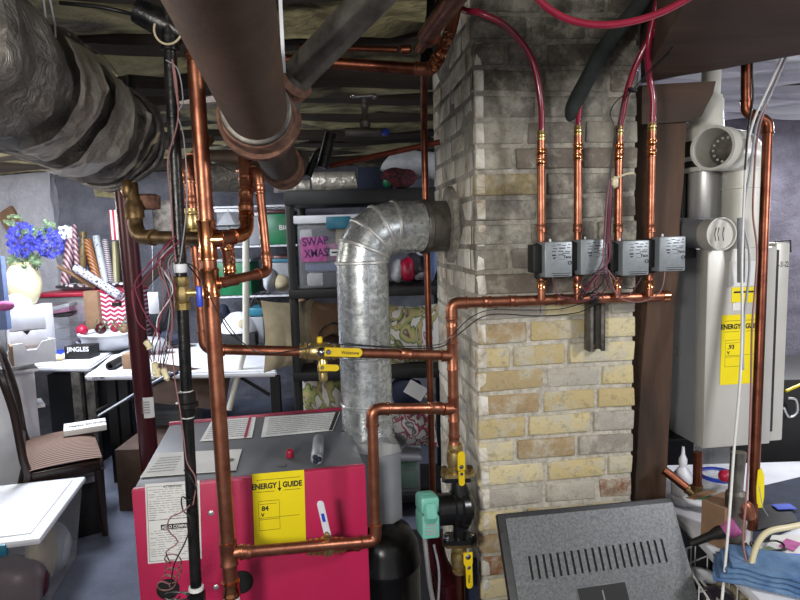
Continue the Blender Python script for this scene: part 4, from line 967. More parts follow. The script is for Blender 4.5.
for k,xx in enumerate((.03,.08,.13)): mb.lathe([(.012,-.02),(.014,-.018),(.014,.004),(.009,.006)],XW@V((Ww*.75-k*.05,-.012,-.1)),(0,0,1),10)
mb.build('pipe_stub','brass',wh)
# PVC elbow
ea=at(727,146,1.80); eb=at(744,146,1.97)
r=.052
mb=MB(); 
ve=E('white_vent_elbow','white plastic vent elbow with open mouth above the water heater','vent',at(742,250,1.96))
up_=at(742,252,1.96); c1_=at(742,152,1.96); c1_.x=up_.x; mouth=at(713,148,1.83)
path=fillet([up_,V((up_.x,up_.y,c1_.z)),mouth],.075,10)
mb=MB(); mb.tube(path,.064,32,caps=False); mb.build('elbow','pvc',ve)
md=(path[-1]-path[-2]).normalized()
mb=MB(); mb.lathe([(.060,-.07),(.066,-.068),(.066,.006),(.058,.006),(.055,-.03),(.052,-.10)],mouth,md,36,False); mb.build('hub','pvc',ve)
MB().lathe([(.0001,-.085),(.050,-.085)],mouth,md,30,False).build('screen','lead',ve)
mb=MB()
for k in range(14): 
    a=R(k*25.7); s1_=md.cross(V((0,0,1))).normalized(); s2_=s1_.cross(md); mb.ball(mouth-md*.078+(s1_*math.cos(a)*.036+s2_*math.sin(a)*.036),.0045,1)
mb.build('screen_beads','whitep',ve,merge=False)
for zy in (170,188): 
    q=at(742,zy,1.96); MB().lathe([(.064,-.004),(.0685,-.003),(.0685,.0),(.064,.001)],V((up_.x,up_.y,q.z)),(0,0,1),32).build('coupling_rim','pvc',ve)
# tall pvc up into the ceiling
pv0=at(702,168,2.02); 
mb=MB(); pts=[at(702,172,2.02),at(702,130,2.02),at(707,108,2.03),at(712,84,2.06),at(712,60,2.06)]
pts=[V((pts[0].x,pts[0].y,p.z)) if i<2 else p for i,p in enumerate(pts)]
vt=E('white_vent_pipe','white plastic vent pipe passing up behind the corbel into the ceiling','vent',pts[0])
MB().tube([pts[0],V((pts[0].x,pts[0].y,pts[1].z))],.056,32).build('pipe','pvc',vt)
mb=MB(); mb.tube([V((pts[0].x+.01,pts[0].y,pts[1].z-.02)),at(706,116,2.03),at(711,100,2.05)],[.056,.052,.040],30); mb.build('reducing_wye','pvc',vt)
MB().tube([at(710,104,2.05),at(712,60,2.08)],.030,24).build('pipe','pvc',vt)
MB().lathe([(.030,-.03),(.034,-.03),(.034,.0),(.030,.0)],at(711,96,2.05),(0,0,1),24).build('coupling_rim','pvc',vt)
zq0=at(702,168,2.02).z; zq1=at(702,142,2.02).z
MB().lathe([(.056,0),(.061,.002),(.061,zq1-zq0),(.056,zq1-zq0)],V((pts[0].x,pts[0].y,zq0)),(0,0,1),32).build('rubber_boot','blackp',vt)
MB().lathe([(.0612,.02),(.063,.021),(.063,.034),(.0612,.035)],V((pts[0].x,pts[0].y,zq0)),(0,0,1),32).build('hose_clamp','steel',vt)
# black adaptor + stainless canister
cn=at(704,218,2.05); cn2=at(704,168,2.05); cn2.x=cn.x
ca=E('steel_canister','brushed steel vent collar with black clamp left of the white vent elbow','canister',cn)
hC=cn2.z-cn.z
MB().lathe([(.053,0),(.0545,.002),(.0545,hC-.004),(.051,hC)],cn,(0,0,1),32).build('body','steel',ca)
MB().lathe([(.044,0),(.047,.002),(.047,.008),(.03,.012),(.03,.03),(.0001,.03)],V((cn.x,cn.y,cn.z+hC-.004)),(0,0,1),28).build('collar','blackp',ca)
mb=MB(); mb.lathe([(.030,.03),(.034,.032),(.034,.06),(.048,.07),(.048,.11),(.03,.112)],V((cn.x-.005,cn.y,cn.z+hC-.004)),(0,0,1),24); mb.cbox(V((cn.x-.05,cn.y,cn.z+hC+.085)),(.02,.03,.03)); mb.build('rubber_boot','blackp',ca)
MB().tube([V((cn.x-.06,cn.y+.03,cn.z+.2)),V((cn.x-.062,cn.y+.03,cn.z-.1))],.02,12).build('black_tube','blackm',ca)
# cleanout tee lying left to right in front
t0_=at(690,234,1.86); t1_=at(721,234,1.80)
ct=E('vent_cap','grey vent tee with round white end cap resting above the heater corner','vent cap',at(721,252,1.8))
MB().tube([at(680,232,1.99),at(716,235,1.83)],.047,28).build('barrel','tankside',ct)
nd=(at(724,236,1.79)-at(700,232,1.95)).normalized(); nd=V((.15,-1,.02)).normalized()
cp=at(721,234,1.81)
MB().lathe([(.046,-.05),(.050,-.048),(.050,.004),(.046,.004),(.044,-.004),(.0001,-.004)],cp,nd,32).build('end_cap','tankgrey',ct)
for s in (-.012,.004,.014): 
    X=frame(cp-nd*.003,V((0,0,1)).cross(nd)*-1,(0,0,1)); MB().tube([X@V((s,-.02,0)),X@V((s+.004,0,.0015)),X@V((s,.02,0))],.0016,6).build('moulded_mark','lead',ct)
mb=MB(); mb.box((-.05,0,-.30),(.0,.10,-.06),XW@Matrix.Translation((.0,Wh-.03,0))); T('junction_panel',mb,'dkgrey2','dark metal box between the timber post and the top of the water heater','box')
# condensate tube in front of the heater label
mb=MB(); q=at(743,300,1.83); mb.tube([at(741,218,1.83),at(741,282,1.85)],.011,14); T('clear_condensate_tube',mb,'greyp','short grey tube in front of the top of the water heater','tube')
# --- foreground copper line and cables at right
cr=run('copper_line','brown copper line with a jog dropping in front of the water heater','pipe',[at(746,20,1.84),at(746,112,1.84),at(768,122,1.83),at(752,543,1.69)],.0142,'copper_old',bend=.02)
def cable(lab,pts,r,m_,Y=1.40,nm='cable'): return T(nm,MB().tube(spline([at(p[0],p[1],1.80-max(0,p[1]-150)/450*.38) for p in pts],7),r*1.2,10),m_,lab,'cable')
cable('white electrical cable running down past the yellow label of the water heater',[(792,30),(780,62),(765,95),(754,120),(747,150),(744,200),(742,260),(742,330),(740,380),(734,450),(729,520),(722,600)],.0030,'wire_w',1.38)
cable('grey cable bowing beside the white cable down the heater front',[(796,28),(785,60),(770,95),(757,125),(750,170),(745,200),(744,225),(749,250),(749,275),(745,310),(743,345),(743,370)],.0028,'greyp',1.40)
cable('pinkish cable between the grey cable and the copper line',[(794,34),(783,64),(766,105),(757,140),(754,180),(753,215),(757,250),(755,290),(752,330),(751,390),(749,450),(746,500),(743,540),(748,570),(752,600)],.0024,'wire_p',1.42)
cable('thin dark cable beside the copper line jog near the girder',[(752,40),(752,74),(753,100),(748,130),(745,170)],.0025,'wire_b',1.42)
cable('thick cream cable sweeping right from the foot of the copper line',[(812,523),(790,527),(768,532),(757,545),(751,570),(752,610)],.0065,'cream',1.42,'thick_cable')
mb=MB(); X=frame(at(757,508,1.69),(1,0,.06),(0.12,0,1)); mb.prism([(0,0),(.016,0),(.022,.035),(.024,.098),(.017,.12),(.006,.115),(.0,.06)],X,.003); T('yellow_tag',mb,'yellow','yellow tag hanging on the copper line below the water heater','tag')
T('tag_string',MB().tube([at(761,478,1.70),at(759,486,1.69),at(763,508,1.69),at(768,516,1.69)],.0012,6),'steel','thin string tying the yellow tag','string')
# mess of valves behind
gp=E('scaly_pipe','corroded grey green pipe with fittings standing left of the copper line under the heater','pipe',at(736,545,1.62))
mb=MB(); mb.tube([at(738,452,1.60),at(735,500,1.60),at(733,560,1.60)],.020,14); mb.jitter(.006,3).build('pipe','lead',gp)
mb=MB(); mb.lathe([(.018,-.03),(.028,-.026),(.028,.02),(.018,.03)],at(736,500,1.60),(0,0,1),10); mb.build('union','lead',gp)
mb=MB(); mb.lathe([(.012,-.02),(.02,-.015),(.02,.02),(.012,.03)],at(747,512,1.58),(-.3,0,1),10); mb.build('copper_union','copper',gp)
MB().tube(spline([at(741,545,1.58),at(748,555,1.56),at(752,562,1.5)],5),.016,12).build('elbow','brass_old',gp)
# horizontal old pipe lower left of heater
rp=run('rusty_pipe','rusty pipe running down to an elbow below the water heater','pipe',[at(698,452,1.75),at(697,496,1.75),at(664,470,1.8)],.0135,'copper_old',bend=.02,fm='brass_old')
# --- bench
ZBn=.70
b0_=atz(666,505,ZBn); 
XBn=frame(V((b0_.x-.0,1.22,0)),(1,0,0),(0,0,1))
bench=E('utility_table','low white topped utility table under the water heater crowded with things','table',(b0_.x+.6,1.7,0))
MB().box((b0_.x,1.15,ZBn-.025),(b0_.x+1.5,2.2,ZBn),bev=.004).build('table_top','white',bench)
for x_,y_ in ((.05,1.2),(1.45,1.2),(.05,2.15),(1.45,2.15)): MB().box((b0_.x+x_-.02,y_-.02,0),(b0_.x+x_+.02,y_+.02,ZBn-.026)).build('leg','lead',bench)
def cyl(lab,nm,cat_,px,py,z,prof,m_,grp=None,seg=22,d=(0,0,1)):
    p=atz(px,py,z); return T(nm,MB().lathe(prof,p,d,seg),m_,lab,cat_,grp)
bt=atz(682,503,ZBn); bo=E('spray_bottle','white squeeze bottle with dark printing under the water heater','bottle',bt)
MB().lathe([(.030,0),(.034,.004),(.034,.07),(.031,.095),(.016,.118),(.011,.124),(.011,.14)],bt,(0,0,1),24).build('body','white',bo)
MB().lathe([(.0345,.03),(.0346,.07)],bt,(0,0,1),24,False).build('label','ink2',bo)
MB().lathe([(.013,.135),(.013,.150),(.006,.165),(.004,.19)],bt,(0,0,1),16).build('cap','white',bo)
bw=atz(699,508,ZBn); bo=E('food_tub','round clear tub with green lid on the table edge below the rusty elbow','tub',bw)
MB().lathe([(.038,0),(.045,.03),(.048,.03)],bw,(0,0,1),28).build('bowl','hazy',bo)
MB().lathe([(.052,.028),(.053,.034),(.044,.040),(.03,.042),(.0001,.042)],bw,(0,0,1),28).build('lid','white',bo)
MB().lathe([(.035,.0425),(.034,.046),(.0001,.046)],bw,(0,0,1),24).build('lid_centre','green',bo)
jr=atz(717,505,ZBn); bo=E('clear_jar','clear plastic tub with blue rim beside the cardboard box','jar',jr)
MB().lathe([(.045,0),(.05,.01),(.055,.10)],jr,(0,0,1),28,False).build('body','hazy',bo)
MB().lathe([(.054,.095),(.058,.097),(.058,.106),(.052,.108)],jr,(0,0,1),28,False).build('rim','blue',bo)
MB().lathe([(.0001,.002),(.046,.002),(.05,.05),(.0001,.055)],jr,(0,0,1),20).build('contents','whitep',bo)
X=Matrix.Translation(atz(712,480,ZBn+.0))@Matrix.Rotation(R(20),4,'Z')
T('clear_carton',MB().box((-.05,-.03,0),(.05,.04,.16),X,.004),'hazy','tall clear plastic carton behind the blue rimmed jar','carton')
cb=atz(723,540,ZBn); X=Matrix.Translation(cb)@Matrix.Rotation(R(28),4,'Z'); bo=E('cardboard_box','open brown cardboard box on the table between the cables','box',cb)
mb=MB(); mb.box((-.05,-.035,0),(.05,.035,.12),X); mb.build('carton','card2',bo)
mb=MB(); mb.box((-.05,.036,.118),(.05,.065,.121),X@Matrix.Rotation(R(-10),4,'X')); mb.build('flap','card2',bo)
MB().cbox((0,-.036,.07),(.10,.001,.003),X).build('seam','card',bo)
q=at(725,476,1.72); T('red_ball',MB().ball(q,.019,3),'redp','small red ball on top of the blue rimmed jar','ball')
q=atz(716,537,ZBn)
# dark mat and objects at right
mb=MB(); P=[atz(*p,ZBn+.006) for p in ((752,545),(812,520),(812,474),(757,487))]; a=[mb._v(p) for p in P]; b=[mb._v(p-V((0,0,.005))) for p in P]; mb.face(a); mb.face(b[::-1]); [mb.face([a[(i+1)%4],a[i],b[i],b[(i+1)%4]]) for i in range(4)]
T('navy_mat',mb,'navy','dark navy mat spread over the right part of the utility table','mat')
mb=MB(); P=[atz(*p,ZBn+.010) for p in ((757,530),(798,521),(786,502),(757,506))]; mb.face([mb._v(p) for p in P]); mb.face([mb._v(p-V((0,0,.004))) for p in P][::-1]); T('black_board',mb,'blackp','black board lying on the navy mat behind the yellow tag','board')
T('white_rail',MB().tube([at(757,474,2.2),at(812,462,2.25)],.006,8),'wire_w','thin white rail along the far edge of the utility table','rail')
mb=MB(); P=[atz(*p,ZBn+.012) for p in ((757,565),(820,590),(820,535),(772,535))]; mb.face([mb._v(p) for p in P]); mb.face([mb._v(p-V((0,0,.005))) for p in P][::-1]); T('paper_spread',mb,'whitep','white papers spread on the table beside the thick cream cable','papers')
for i,(px,py,m_,l_) in enumerate(((784,507,'blue','small blue card on the black board edge'),(790,545,'pink','pink slip among the papers at the right edge'),(798,560,'blue','blue slip among the papers at the right edge'),(776,553,'leaf','green slip lying on the papers beside the cream cable'))):
    q=atz(px,py,ZBn+.014); T('paper_slip',MB().box((-.03,-.018,0),(.03,.018,.002),Matrix.Translation(q)@Matrix.Rotation(i*.7,4,'Z')),m_,l_,'paper')
mb=MB(); q=atz(768,546,ZBn+.02); mb.tube([q+V((.045*math.cos(R(k*20)),.03*math.sin(R(k*20)),.004*math.sin(k))) for k in range(19)],.003,8); T('coiled_lead',mb,'wire_b','black coiled lead on the papers beside the copper line foot','cable')
# dark chest behind at the right of the heater
q=at(790,460,2.6)
T('dark_chest',MB().box((1.25,2.35,0),(2.3,2.8,.98),None,.01),'blackp','dark chest behind the utility table at the right edge','chest')
T('yellow_cable',MB().tube(spline([at(786,391,2.3),at(795,387,2.32),at(812,380,2.35)],5),.006,8),'ylw','yellow cord poking out right of the water heater','cord')
mb=MB(); mb.tube(spline([at(788,398,2.3),at(796,400,2.3),at(797,412,2.3),at(789,417,2.3),at(784,408,2.3)],5),.005,8); T('metal_ring',mb,'steel','curved metal hook right of the water heater','hook')
T('wall_rail',MB().tube([at(786,399,2.5),at(830,396,2.5)],.012,8),'steel','pale rail against the stone alcove above the chest','rail')
# grey vented cover leaning at the chimney
ca_=at(497,514,1.60); cb_=at(672,497,1.63); cl=at(502,600,1.49)
rx=(cb_-ca_); upv=(ca_-at(503,600,1.49)); XG=frame(ca_,rx,upv); gw=rx.length; gh=.80
gc=E('vented_cover','dark grey metal cover with a row of slots leaning against the chimney','cover',XG@V((gw/2,-gh,0)))
mb=MB(); mb.box((0,-gh,-.035),(gw,0,-.003),XG,.004); mb.build('frame','dkgrey2',gc)
slots=[]; 
# face panel with real slots
mb=MB(); m0=.022; fx0,fx1,fy0,fy1=m0,gw-.002,-gh,-.014
def gl(px,py): 
    n=XG.to_3x3()@V((0,0,1)); d=ray(px,py); c=V((0,0,CAMZ)); t=(XG.translation-c).dot(n)/d.dot(n); return XG.inverted()@(c+d*t)
n=20; xs=[]; A0=gl(529,556); A1=gl(661,539); 
tops=[A0.lerp(A1,k/(n-1)) for k in range(n)]; hs=(gl(529,556)-gl(532,580)).length
w_=.0066
yb_=min(t.y for t in tops)-hs; yt_=max(t.y for t in tops)
ylo=[t.y-hs for t in tops]
xb=[fx0]; 
for t in tops: xb+=[t.x-w_/2,t.x+w_/2]
xb.append(fx1)
for i in range(len(xb)-1):
    x0,x1=xb[i],xb[i+1]
    if i%2==0: mb.box((x0,fy0,-.003),(x1,fy1,0),XG)
    else:
        t=tops[(i-1)//2]; mb.box((x0,fy0,-.003),(x1,t.y-hs,0),XG); mb.box((x0,t.y,-.003),(x1,fy1,0),XG)
mb.build('face_panel','dkgrey',gc)
MB().box((fx0,yb_-.02,-.0034),(fx1,yt_+.02,-.0030),XG).build('slot_backing','blackp',gc)
MB().lathe([(.0001,0),(.006,0),(.006,.001),(.0001,.001)],XG@V((.006,-.045,-.0028)),XG.to_3x3()@V((0,0,1)),12).build('hole_plug','blackp',gc)
l0=gl(576,588); l1=gl(625,581); lw=(l1-l0).length
XL=XG@Matrix.Translation((l0.x,l0.y,.0004))@Matrix.Rotation(math.atan2(l1.y-l0.y,l1.x-l0.x),4,'Z')
MB().box((0,-lw,0),(lw,0,.002),XL).build('badge','chrome',gc)
bd=MB().box((.0014,-lw+.002,.0021),(lw-.002,-.002,.0026),XL).build('badge_field','blackp',gc)
mb=MB(); mb.lathe([(.026,0),(.030,0),(.030,.001),(.026,.001)],XL@V((lw/2,-lw*.56,.0026)),XL.to_3x3()@V((0,0,1)),24,False); 
mb.box((lw/2-.002,-lw*.56-.03,.0026),(lw/2+.002,-lw*.10,.0036),XL); mb.box((lw/2-.012,-lw*.35,.0026),(lw/2-.008,-lw*.30,.0036),XL); mb.box((lw/2+.008,-lw*.35,.0026),(lw/2+.012,-lw*.30,.0036),XL); mb.build('emblem','chrome',gc)
# wire shelf and laundry in front of the bench
T('shade_filler',MB().box((b0_.x-.15,1.1,.0),(b0_.x+.02,2.0,.50),None,.01),'blackp','black tote box added for the shade under the white wire rack','filler')  # added black filler standing in for the darkness below the rack
ws=E('wire_rack','white wire rack beside the utility table holding small bags','rack',(b0_.x-.15,1.5,.4))
mb=MB()
for k in range(15): y=1.12+k*.062; mb.tube([(b0_.x-.16,y,.60),(b0_.x-.006,y,.60)],.0032,6)
for x_ in (b0_.x-.16,b0_.x-.09,b0_.x-.012): mb.tube([(x_,1.08,.595),(x_,2.03,.595)],.004,6)
mb.build('wire_deck','wire_w',ws)
for x_,y_ in ((b0_.x-.155,1.1),(b0_.x-.155,2.0),(b0_.x-.02,2.0),(b0_.x-.02,1.1)): MB().tube([(x_,y_,0),(x_,y_,.63)],.006,8).build('leg','wire_w',ws)
bk=E('wire_basket','white wire basket with washing hung over its rim below the table edge','basket',atz(720,600,.60))
mb=MB(); q0_=atz(678,552,.66); q1_=atz(708,540,.66); q2_=atz(765,596,.66); q3__=atz(735,640,.66)
rim=[q0_,q1_,q2_,q3__]
for z_ in (0,-.05,-.1): mb.tube([p+V((0,0,z_)) for p in rim+[rim[0]]],.003,6)
for i in range(4):
    for k in range(5): p=rim[i].lerp(rim[(i+1)%4],k/7); mb.tube([p,p+V((0,0,-.10))],.002,5)
for k in range(1,6): p=rim[0].lerp(rim[1],k/6); p2=rim[3].lerp(rim[2],k/6); mb.tube([p+V((0,0,-.1)),p2+V((0,0,-.1))],.002,5)
mb.build('wire_frame','wire_w',bk,merge=False)
def lump(nm,lab,cat_,px,py,z,sc,m_,r=.05,jit=.012,grp=None):
    mb=MB(); mb.ball((0,0,0),r,3,sc)
    for v in mb.b.verts: v.co+=mn.noise_vector(v.co*14+V((px,py,0)))*jit+mn.noise_vector(v.co*40+V((px,py,0)))*jit*.35
    p=atz(px,py,z); mb.b.transform(Matrix.Translation(p)); return T(nm,mb,m_,lab,cat_,grp)
lump('plastic_bag','crumpled pale pink bag on the wire rack below the bottle','bag',703,535,.60,(1.1,.8,.7),'cloth',.045)
mb=MB(); q=at(702,541,1.62); q2=at(718,533,1.60); mb.lathe([(.010,-.08),(.012,-.02),(.018,0),(.019,.016)],q2,q2-at(675,550,1.64),20); T('black_nozzle',mb,'blackp','black funnel shaped nozzle with open end on the wire rack','nozzle')
mb=MB(); mb.lathe([(.019,0.018),(.026,.036),(.024,.055),(.0001,.055)],q2,q2-at(675,550,1.64),20); T('pink_cup',mb,'pink','bright pink cup against the mouth of the black nozzle','cup')
lump('small_garment','crumpled white cloth in the wire basket near its left corner','garment',702,575,.60,(1,.8,.5),'cloth',.04)
lump('lace_garment','black and white patterned cloth at the bottom of the wire basket','garment',712,597,.58,(1.1,.9,.5),'dots' if 'dots' in M else 'ribbon',.045)
lump('green_cloth','pale green and beige cloth inside the wire basket','garment',728,590,.56,(1.2,.9,.4),'beige',.05)
lump('red_cloth','dark red cloth hanging beside the basket front','garment',757,602,.60,(.5,.8,1.1),'redp',.035)
lump('blue_cloth','blue plaid cloth folded behind the pink cup','garment',735,552,.60,(1.4,.9,.6),'bfab',.05)
mb=MB(); Jx=Matrix.Translation(atz(771,580,ZBn+.004))@Matrix.Rotation(R(-28),4,'Z')
for k in range(4): mb.box((-.13+.012*k,-.065+.006*k,.011*k),(.13-.02*k,.065,.011*k+.0105),Jx,.005)
bmesh.ops.subdivide_edges(mb.b,edges=[e for e in mb.b.edges if e.calc_length()>.03],cuts=7,use_grid_fill=True)
for v in mb.b.verts: v.co+=mn.noise_vector(v.co*16)*.012*(1 if v.co.z>ZBn+.01 else .3); v.co.z=max(v.co.z,ZBn+.002)
T('folded_jeans',mb,'denim','pair of folded blue jeans lying at the lower right','jeans')
# ================================================================== LEFT SIDE: CRAFT AREA
ZTb=.75
def ztable(nm,lab,corners,legs,th=.04):
    P=[atz(x,y,ZTb) for x,y in corners]; t=E(nm,lab,'table',V((sum(p.x for p in P)/4,sum(p.y for p in P)/4,0)))
    mb=MB(); a=[mb._v(p) for p in P]; b=[mb._v(p-V((0,0,th))) for p in P]; mb.face(a); mb.face(b[::-1]); [mb.face([a[(i+1)%4],a[i],b[i],b[(i+1)%4]]) for i in range(4)]
    bmesh.ops.bevel(mb.b,geom=[e for e in mb.b.edges],offset=.012,segments=2,affect='EDGES'); mb.build('table_top','white',t)
    for (x,y,l) in legs:
        p=V((x,y,0)); MB().box((x-.025,y-.02,0),(x+.025,y+.02,ZTb-th-.002)).build('leg',l,t)
    return t,P
tA,PA=ztable('folding_table','white folding table against the wall under the flower vase','' or ((18,366),(90,367),(140,334),(60,334)),[])
for px in (72,86): 
    p=atz(px,368,ZTb); MB().box((p.x-.03,p.y+.03,0),(p.x+.03,p.y+.07,ZTb-.042)).build('leg','lead',tA)
for p in (PA[2],PA[3]): MB().box((p.x-.05,p.y-.10,0),(p.x,p.y-.05,ZTb-.042)).build('leg','lead',tA)
tB,PB=ztable('folding_table','white folding table with black legs behind the boiler and copper risers',((84,375),(277,371),(262,341),(132,345)),[])
for px,py in ((106,375),(118,375)):
    p=atz(px,py,ZTb); MB().box((p.x-.03,p.y+.05,0),(p.x+.03,p.y+.09,ZTb-.042)).build('leg','blackp',tB)
p=atz(274,372,ZTb); MB().box((p.x-.04,p.y+.05,0),(p.x+.02,p.y+.10,ZTb-.042)).build('leg','blackp',tB)
for p_a,p_b,r_b in ((atz(274,376,.68)+V((0,.08,0)),atz(226,372,.68)+V((0,.1,0)),.012),(at(270,395,4.0),at(225,368,4.0),.012),(at(96,412,4.0),at(175,372,4.1),.014)): MB().tube([p_a,p_b],r_b,8).build('brace','blackp',tB)
text('lettering','LIFETIME',frame(atz(92,375,ZTb)+V((0,-.004,-.028)),(1,0,0),(0,0,1)),.022,'ink',tB,'LEFT',.0003)
# black block filling the drum-like void under the left table
p=atz(60,368,ZTb); T('black_block',MB().box((p.x-.22,p.y+.2,0),(p.x+.15,p.y+.7,.66),None,.01),'blackp','black block filling the void under the left folding table','cabinet')
p=atz(85,368,ZTb); su=E('drawer_tower','grey see through drawer tower under the tables','drawers',V((p.x+.18,p.y+.9,0)))
MB().box((p.x+.0,p.y+.7,0),(p.x+.42,p.y+1.1,.62),None,.01).build('body','greyp',su)
for k in range(3): MB().box((p.x+.02,p.y+.69,.03+k*.2),(p.x+.40,p.y+.70,.2+k*.2),None,.004).build('drawer','hazy',su)
# vase of flowers
vp_=atz(26,318,.98)
VY=4.5; vz_=at(26,305,VY); vb=V((vz_.x,vz_.y,vz_.z)); vs=E('flower_vase','cream vase of blue and white flowers on the white drawer box','vase',vb)
vh=at(26,262,VY).z-vb.z; vw=at(42,285,VY).x-at(26,285,VY).x
MB().lathe([(vw*.45,0),(vw*.62,vh*.05),(vw*.95,vh*.3),(vw*1.0,vh*.55),(vw*.85,vh*.8),(vw*.62,vh*.94),(vw*.70,vh),(vw*.6,vh),(vw*.5,vh*.9)],vb,(0,0,1),32).build('pot','cream',vs)
fr=random.Random(3)
def cluster(cx,cy,rx,ry,n,m_,nm,sz,Yv=4.5):
    mb=MB()
    for i in range(n):
        a=fr.uniform(0,2*PI); rr=fr.random()**.5; p=at(cx+rx*rr*math.cos(a),cy+ry*rr*math.sin(a),Yv+fr.uniform(-.08,.08))
        for k in range(5):
            b=k*2*PI/5+a; t1=V((math.cos(b),fr.uniform(-.6,.2),math.sin(b))).normalized()*sz; t2=V((math.cos(b+.9),fr.uniform(-.6,.2),math.sin(b+.9))).normalized()*sz
            v=[mb._v(p),mb._v(p+t1),mb._v(p+(t1+t2)*.72),mb._v(p+t2)]; mb.face(v)
    return mb.build(nm,m_,vs,merge=False)
cluster(22,240,15,17,150,'flower','blossoms',.016); cluster(50,243,15,15,110,'flower','blossoms',.015)
cluster(35,232,22,6,40,'leaf','foliage',.016); cluster(25,262,16,8,60,'leaf','foliage',.022); cluster(66,232,8,6,30,'cloth','white_blossoms',.010); cluster(48,225,8,5,20,'leaf','foliage',.012); cluster(14,212+8,10,6,24,'leaf','foliage',.012)
mb=MB()
for x,y in ((22,240),(50,245),(35,232),(66,232),(64,246),(12,245)): mb.tube(spline([at(26,264,VY),at((26+x)/2,(262+y)/2,VY),at(x,y,VY)],4),.003,5)
mb.build('stem','leaf',vs,merge=False)
T('white_stand_box',MB().box((vb.x-.12,VY-.12,ZTb+.001),(vb.x+.12,VY+.14,vb.z-.001),None,.008),'white','plain white box under the flower vase','box')
# white drawer box organiser at left
oz=atz(2,440,0)
Yo=3.55
def wb_(px0,py0,px1,py1,Y,depth,m_,nm,parent,bev=.006):
    a=at(px0,py1,Y); b=at(px1,py0,Y); return MB().box((a.x,Y,a.z),(b.x,Y+depth,b.z),None,bev).build(nm,m_,parent)
og=E('drawer_organiser','white curved top desk organiser with an open lower drawer at the left edge','organiser',at(20,360,Yo))
XO=frame(at(9,352,Yo),(.86,.5,0),(0,0,1))
w=.24;h=at(9,296,Yo).z-at(9,352,Yo).z
mb=MB(); mb.prism([(0,0),(.0,h*.86),(.02,h*.97),(.05,h*1.02),(.10,h*1.02),(.15,h*.9),(.165,h*.7),(.165,0)],frame(at(9,352,Yo),(.55,.83,0),(0,0,1))@Matrix.Translation((0,0,0)),.012)
mb.build('side_panel','white',og)
XO=frame(at(8,352,Yo),(.8,.6,0),(0,0,1))
MB().box((0,h*.36,-.02),(.21,h*.68,0),XO,.004).build('drawer','white',og)
MB().box((0,0.02,-.02),(.21,h*.345,0),XO,.004).build('drawer','white',og)
MB().prism([(.085,h*.345),(.125,h*.345),(.105,h*.27)],XO@Matrix.Translation((0,0,.001)),.002).build('finger_notch','ink',og)
MB().box((-.16,0,-.30),(.0,h*.72,-.0),XO,.01).build('body','greyp',og)
MB().box((0,0,-.30),(.21,h*.66,-.021),XO,.01).build('body','white',og)
mb=MB(); mb.prism([(.15+.06*math.cos(a)-.15,h*.70+.055*math.sin(a)) for a in [k*PI/12 for k in range(13)]],XO@Matrix.Translation((0,0,-.12)),.012); mb.build('back_plate','white',og)
lump('pink_tub','pink lidded tub standing inside the top of the desk organiser','tub',5,306,at(5,312,2.85).z,(1,.8,.6),'pink',.045,.002)
XD=frame(at(14,361,Yo-.10),(.8,.6,0),(0,0,1))
od=E('open_drawer_box','white desk drawer standing open with a scalloped front below the organiser','drawer',XD@V((.1,0,-.1)))
mb=MB(); fh=at(26,343,Yo).z-at(26,359,Yo).z
mb.prism([(0,-.03),(.0,fh),(.05,fh),(.07,fh*.55),(.12,fh*.55),(.15,fh),(.215,fh*1.1),(.215,-.03)],XD,.012); mb.build('drawer_front','white',od)
MB().box((0,-.03,-.22),(.215,-.02,-.012),XD).build('drawer_base','card2',od)
MB().box((-.012,-.03,-.22),(0,fh*.9,-.0),XD).build('side_panel','card2',od)
MB().box((.203,-.03,-.22),(.215,fh*.9,-.012),XD).build('side_panel','white',od)
cc=E('white_cabinet','tall narrow white cabinet standing behind the dark chair','cabinet',V((at(20,450,Yo).x,Yo,0)))
a=at(-20,0,Yo).x; a0=at(-20,400,Yo); b0=at(37,400,Yo)
XK=frame(V((b0.x,Yo,0)),(.8,.6,0),(0,0,1)); zt3=at(26,366,Yo).z
MB().box((-.5,0,-.4),(0,zt3-.03,0),XK,.006).build('body','white',cc)
MB().box((-.5,zt3-.03,-.4),(.02,zt3-.012,.03),XK,.004).build('top','white',cc)
MB().box((0,.62,-.2),(.04,.635,0),XK).build('side_ledge','white',cc)
T('pale_blue_panel',MB().box((at(0,262,3.4).x-.1,3.38,at(0,312,3.4).z-.1),(at(3,262,3.4).x,3.42,at(9,256,3.4).z)),'bfab','pale blue panel standing at the left edge beside the vase','panel')
# small plastic drawers on the table
dz=ZTb
dwr=E('small_drawer_tower','small white drawer unit with clear fronts beside the desk organiser','drawers',at(52,348,4.75))
YT=4.75; a=at(33,350,YT); b=at(50,318,YT); c=at(66,318,YT)
MB().box((a.x,YT,ZTb+.001),(b.x,YT+.28,b.z),None,.006).build('body','white',dwr)
MB().box((a.x+.02,YT-.005,b.z-.12),(b.x-.03,YT-.001,b.z-.04)).build('opening','navy',dwr)
for k in range(3): 
    zz=ZTb+.005+k*(b.z-ZTb)/3; MB().box((b.x+.004,YT+.02,zz),(c.x,YT+.26,zz+(b.z-ZTb)/3-.008),None,.005).build('drawer','hazy',dwr)
def tbox(nm,lab,cat_,x0,y0,x1,y1,Y,d,m_,bev=.004,rz=0,base=None):
    a=at(x0,y1,Y); b=at(x1,y0,Y); w=b.x-a.x; X=Matrix.Translation((a.x,Y,0))@Matrix.Rotation(rz,4,'Z')
    return T(nm,MB().box((0,0,(base if base is not None else a.z)),(w,d,b.z),X,bev),m_,lab,cat_)
def stack_tilt(nm,lab,cat_,px,py,Y,w,d,h,m_,rx,rz):
    X=Matrix.Translation(at(px,py,Y))@Matrix.Rotation(rz,4,'Z')@Matrix.Rotation(rx,4,'Y'); return T(nm,MB().box((-w/2,-d/2,0),(w/2,d/2,h),X,.006),m_,lab,cat_)
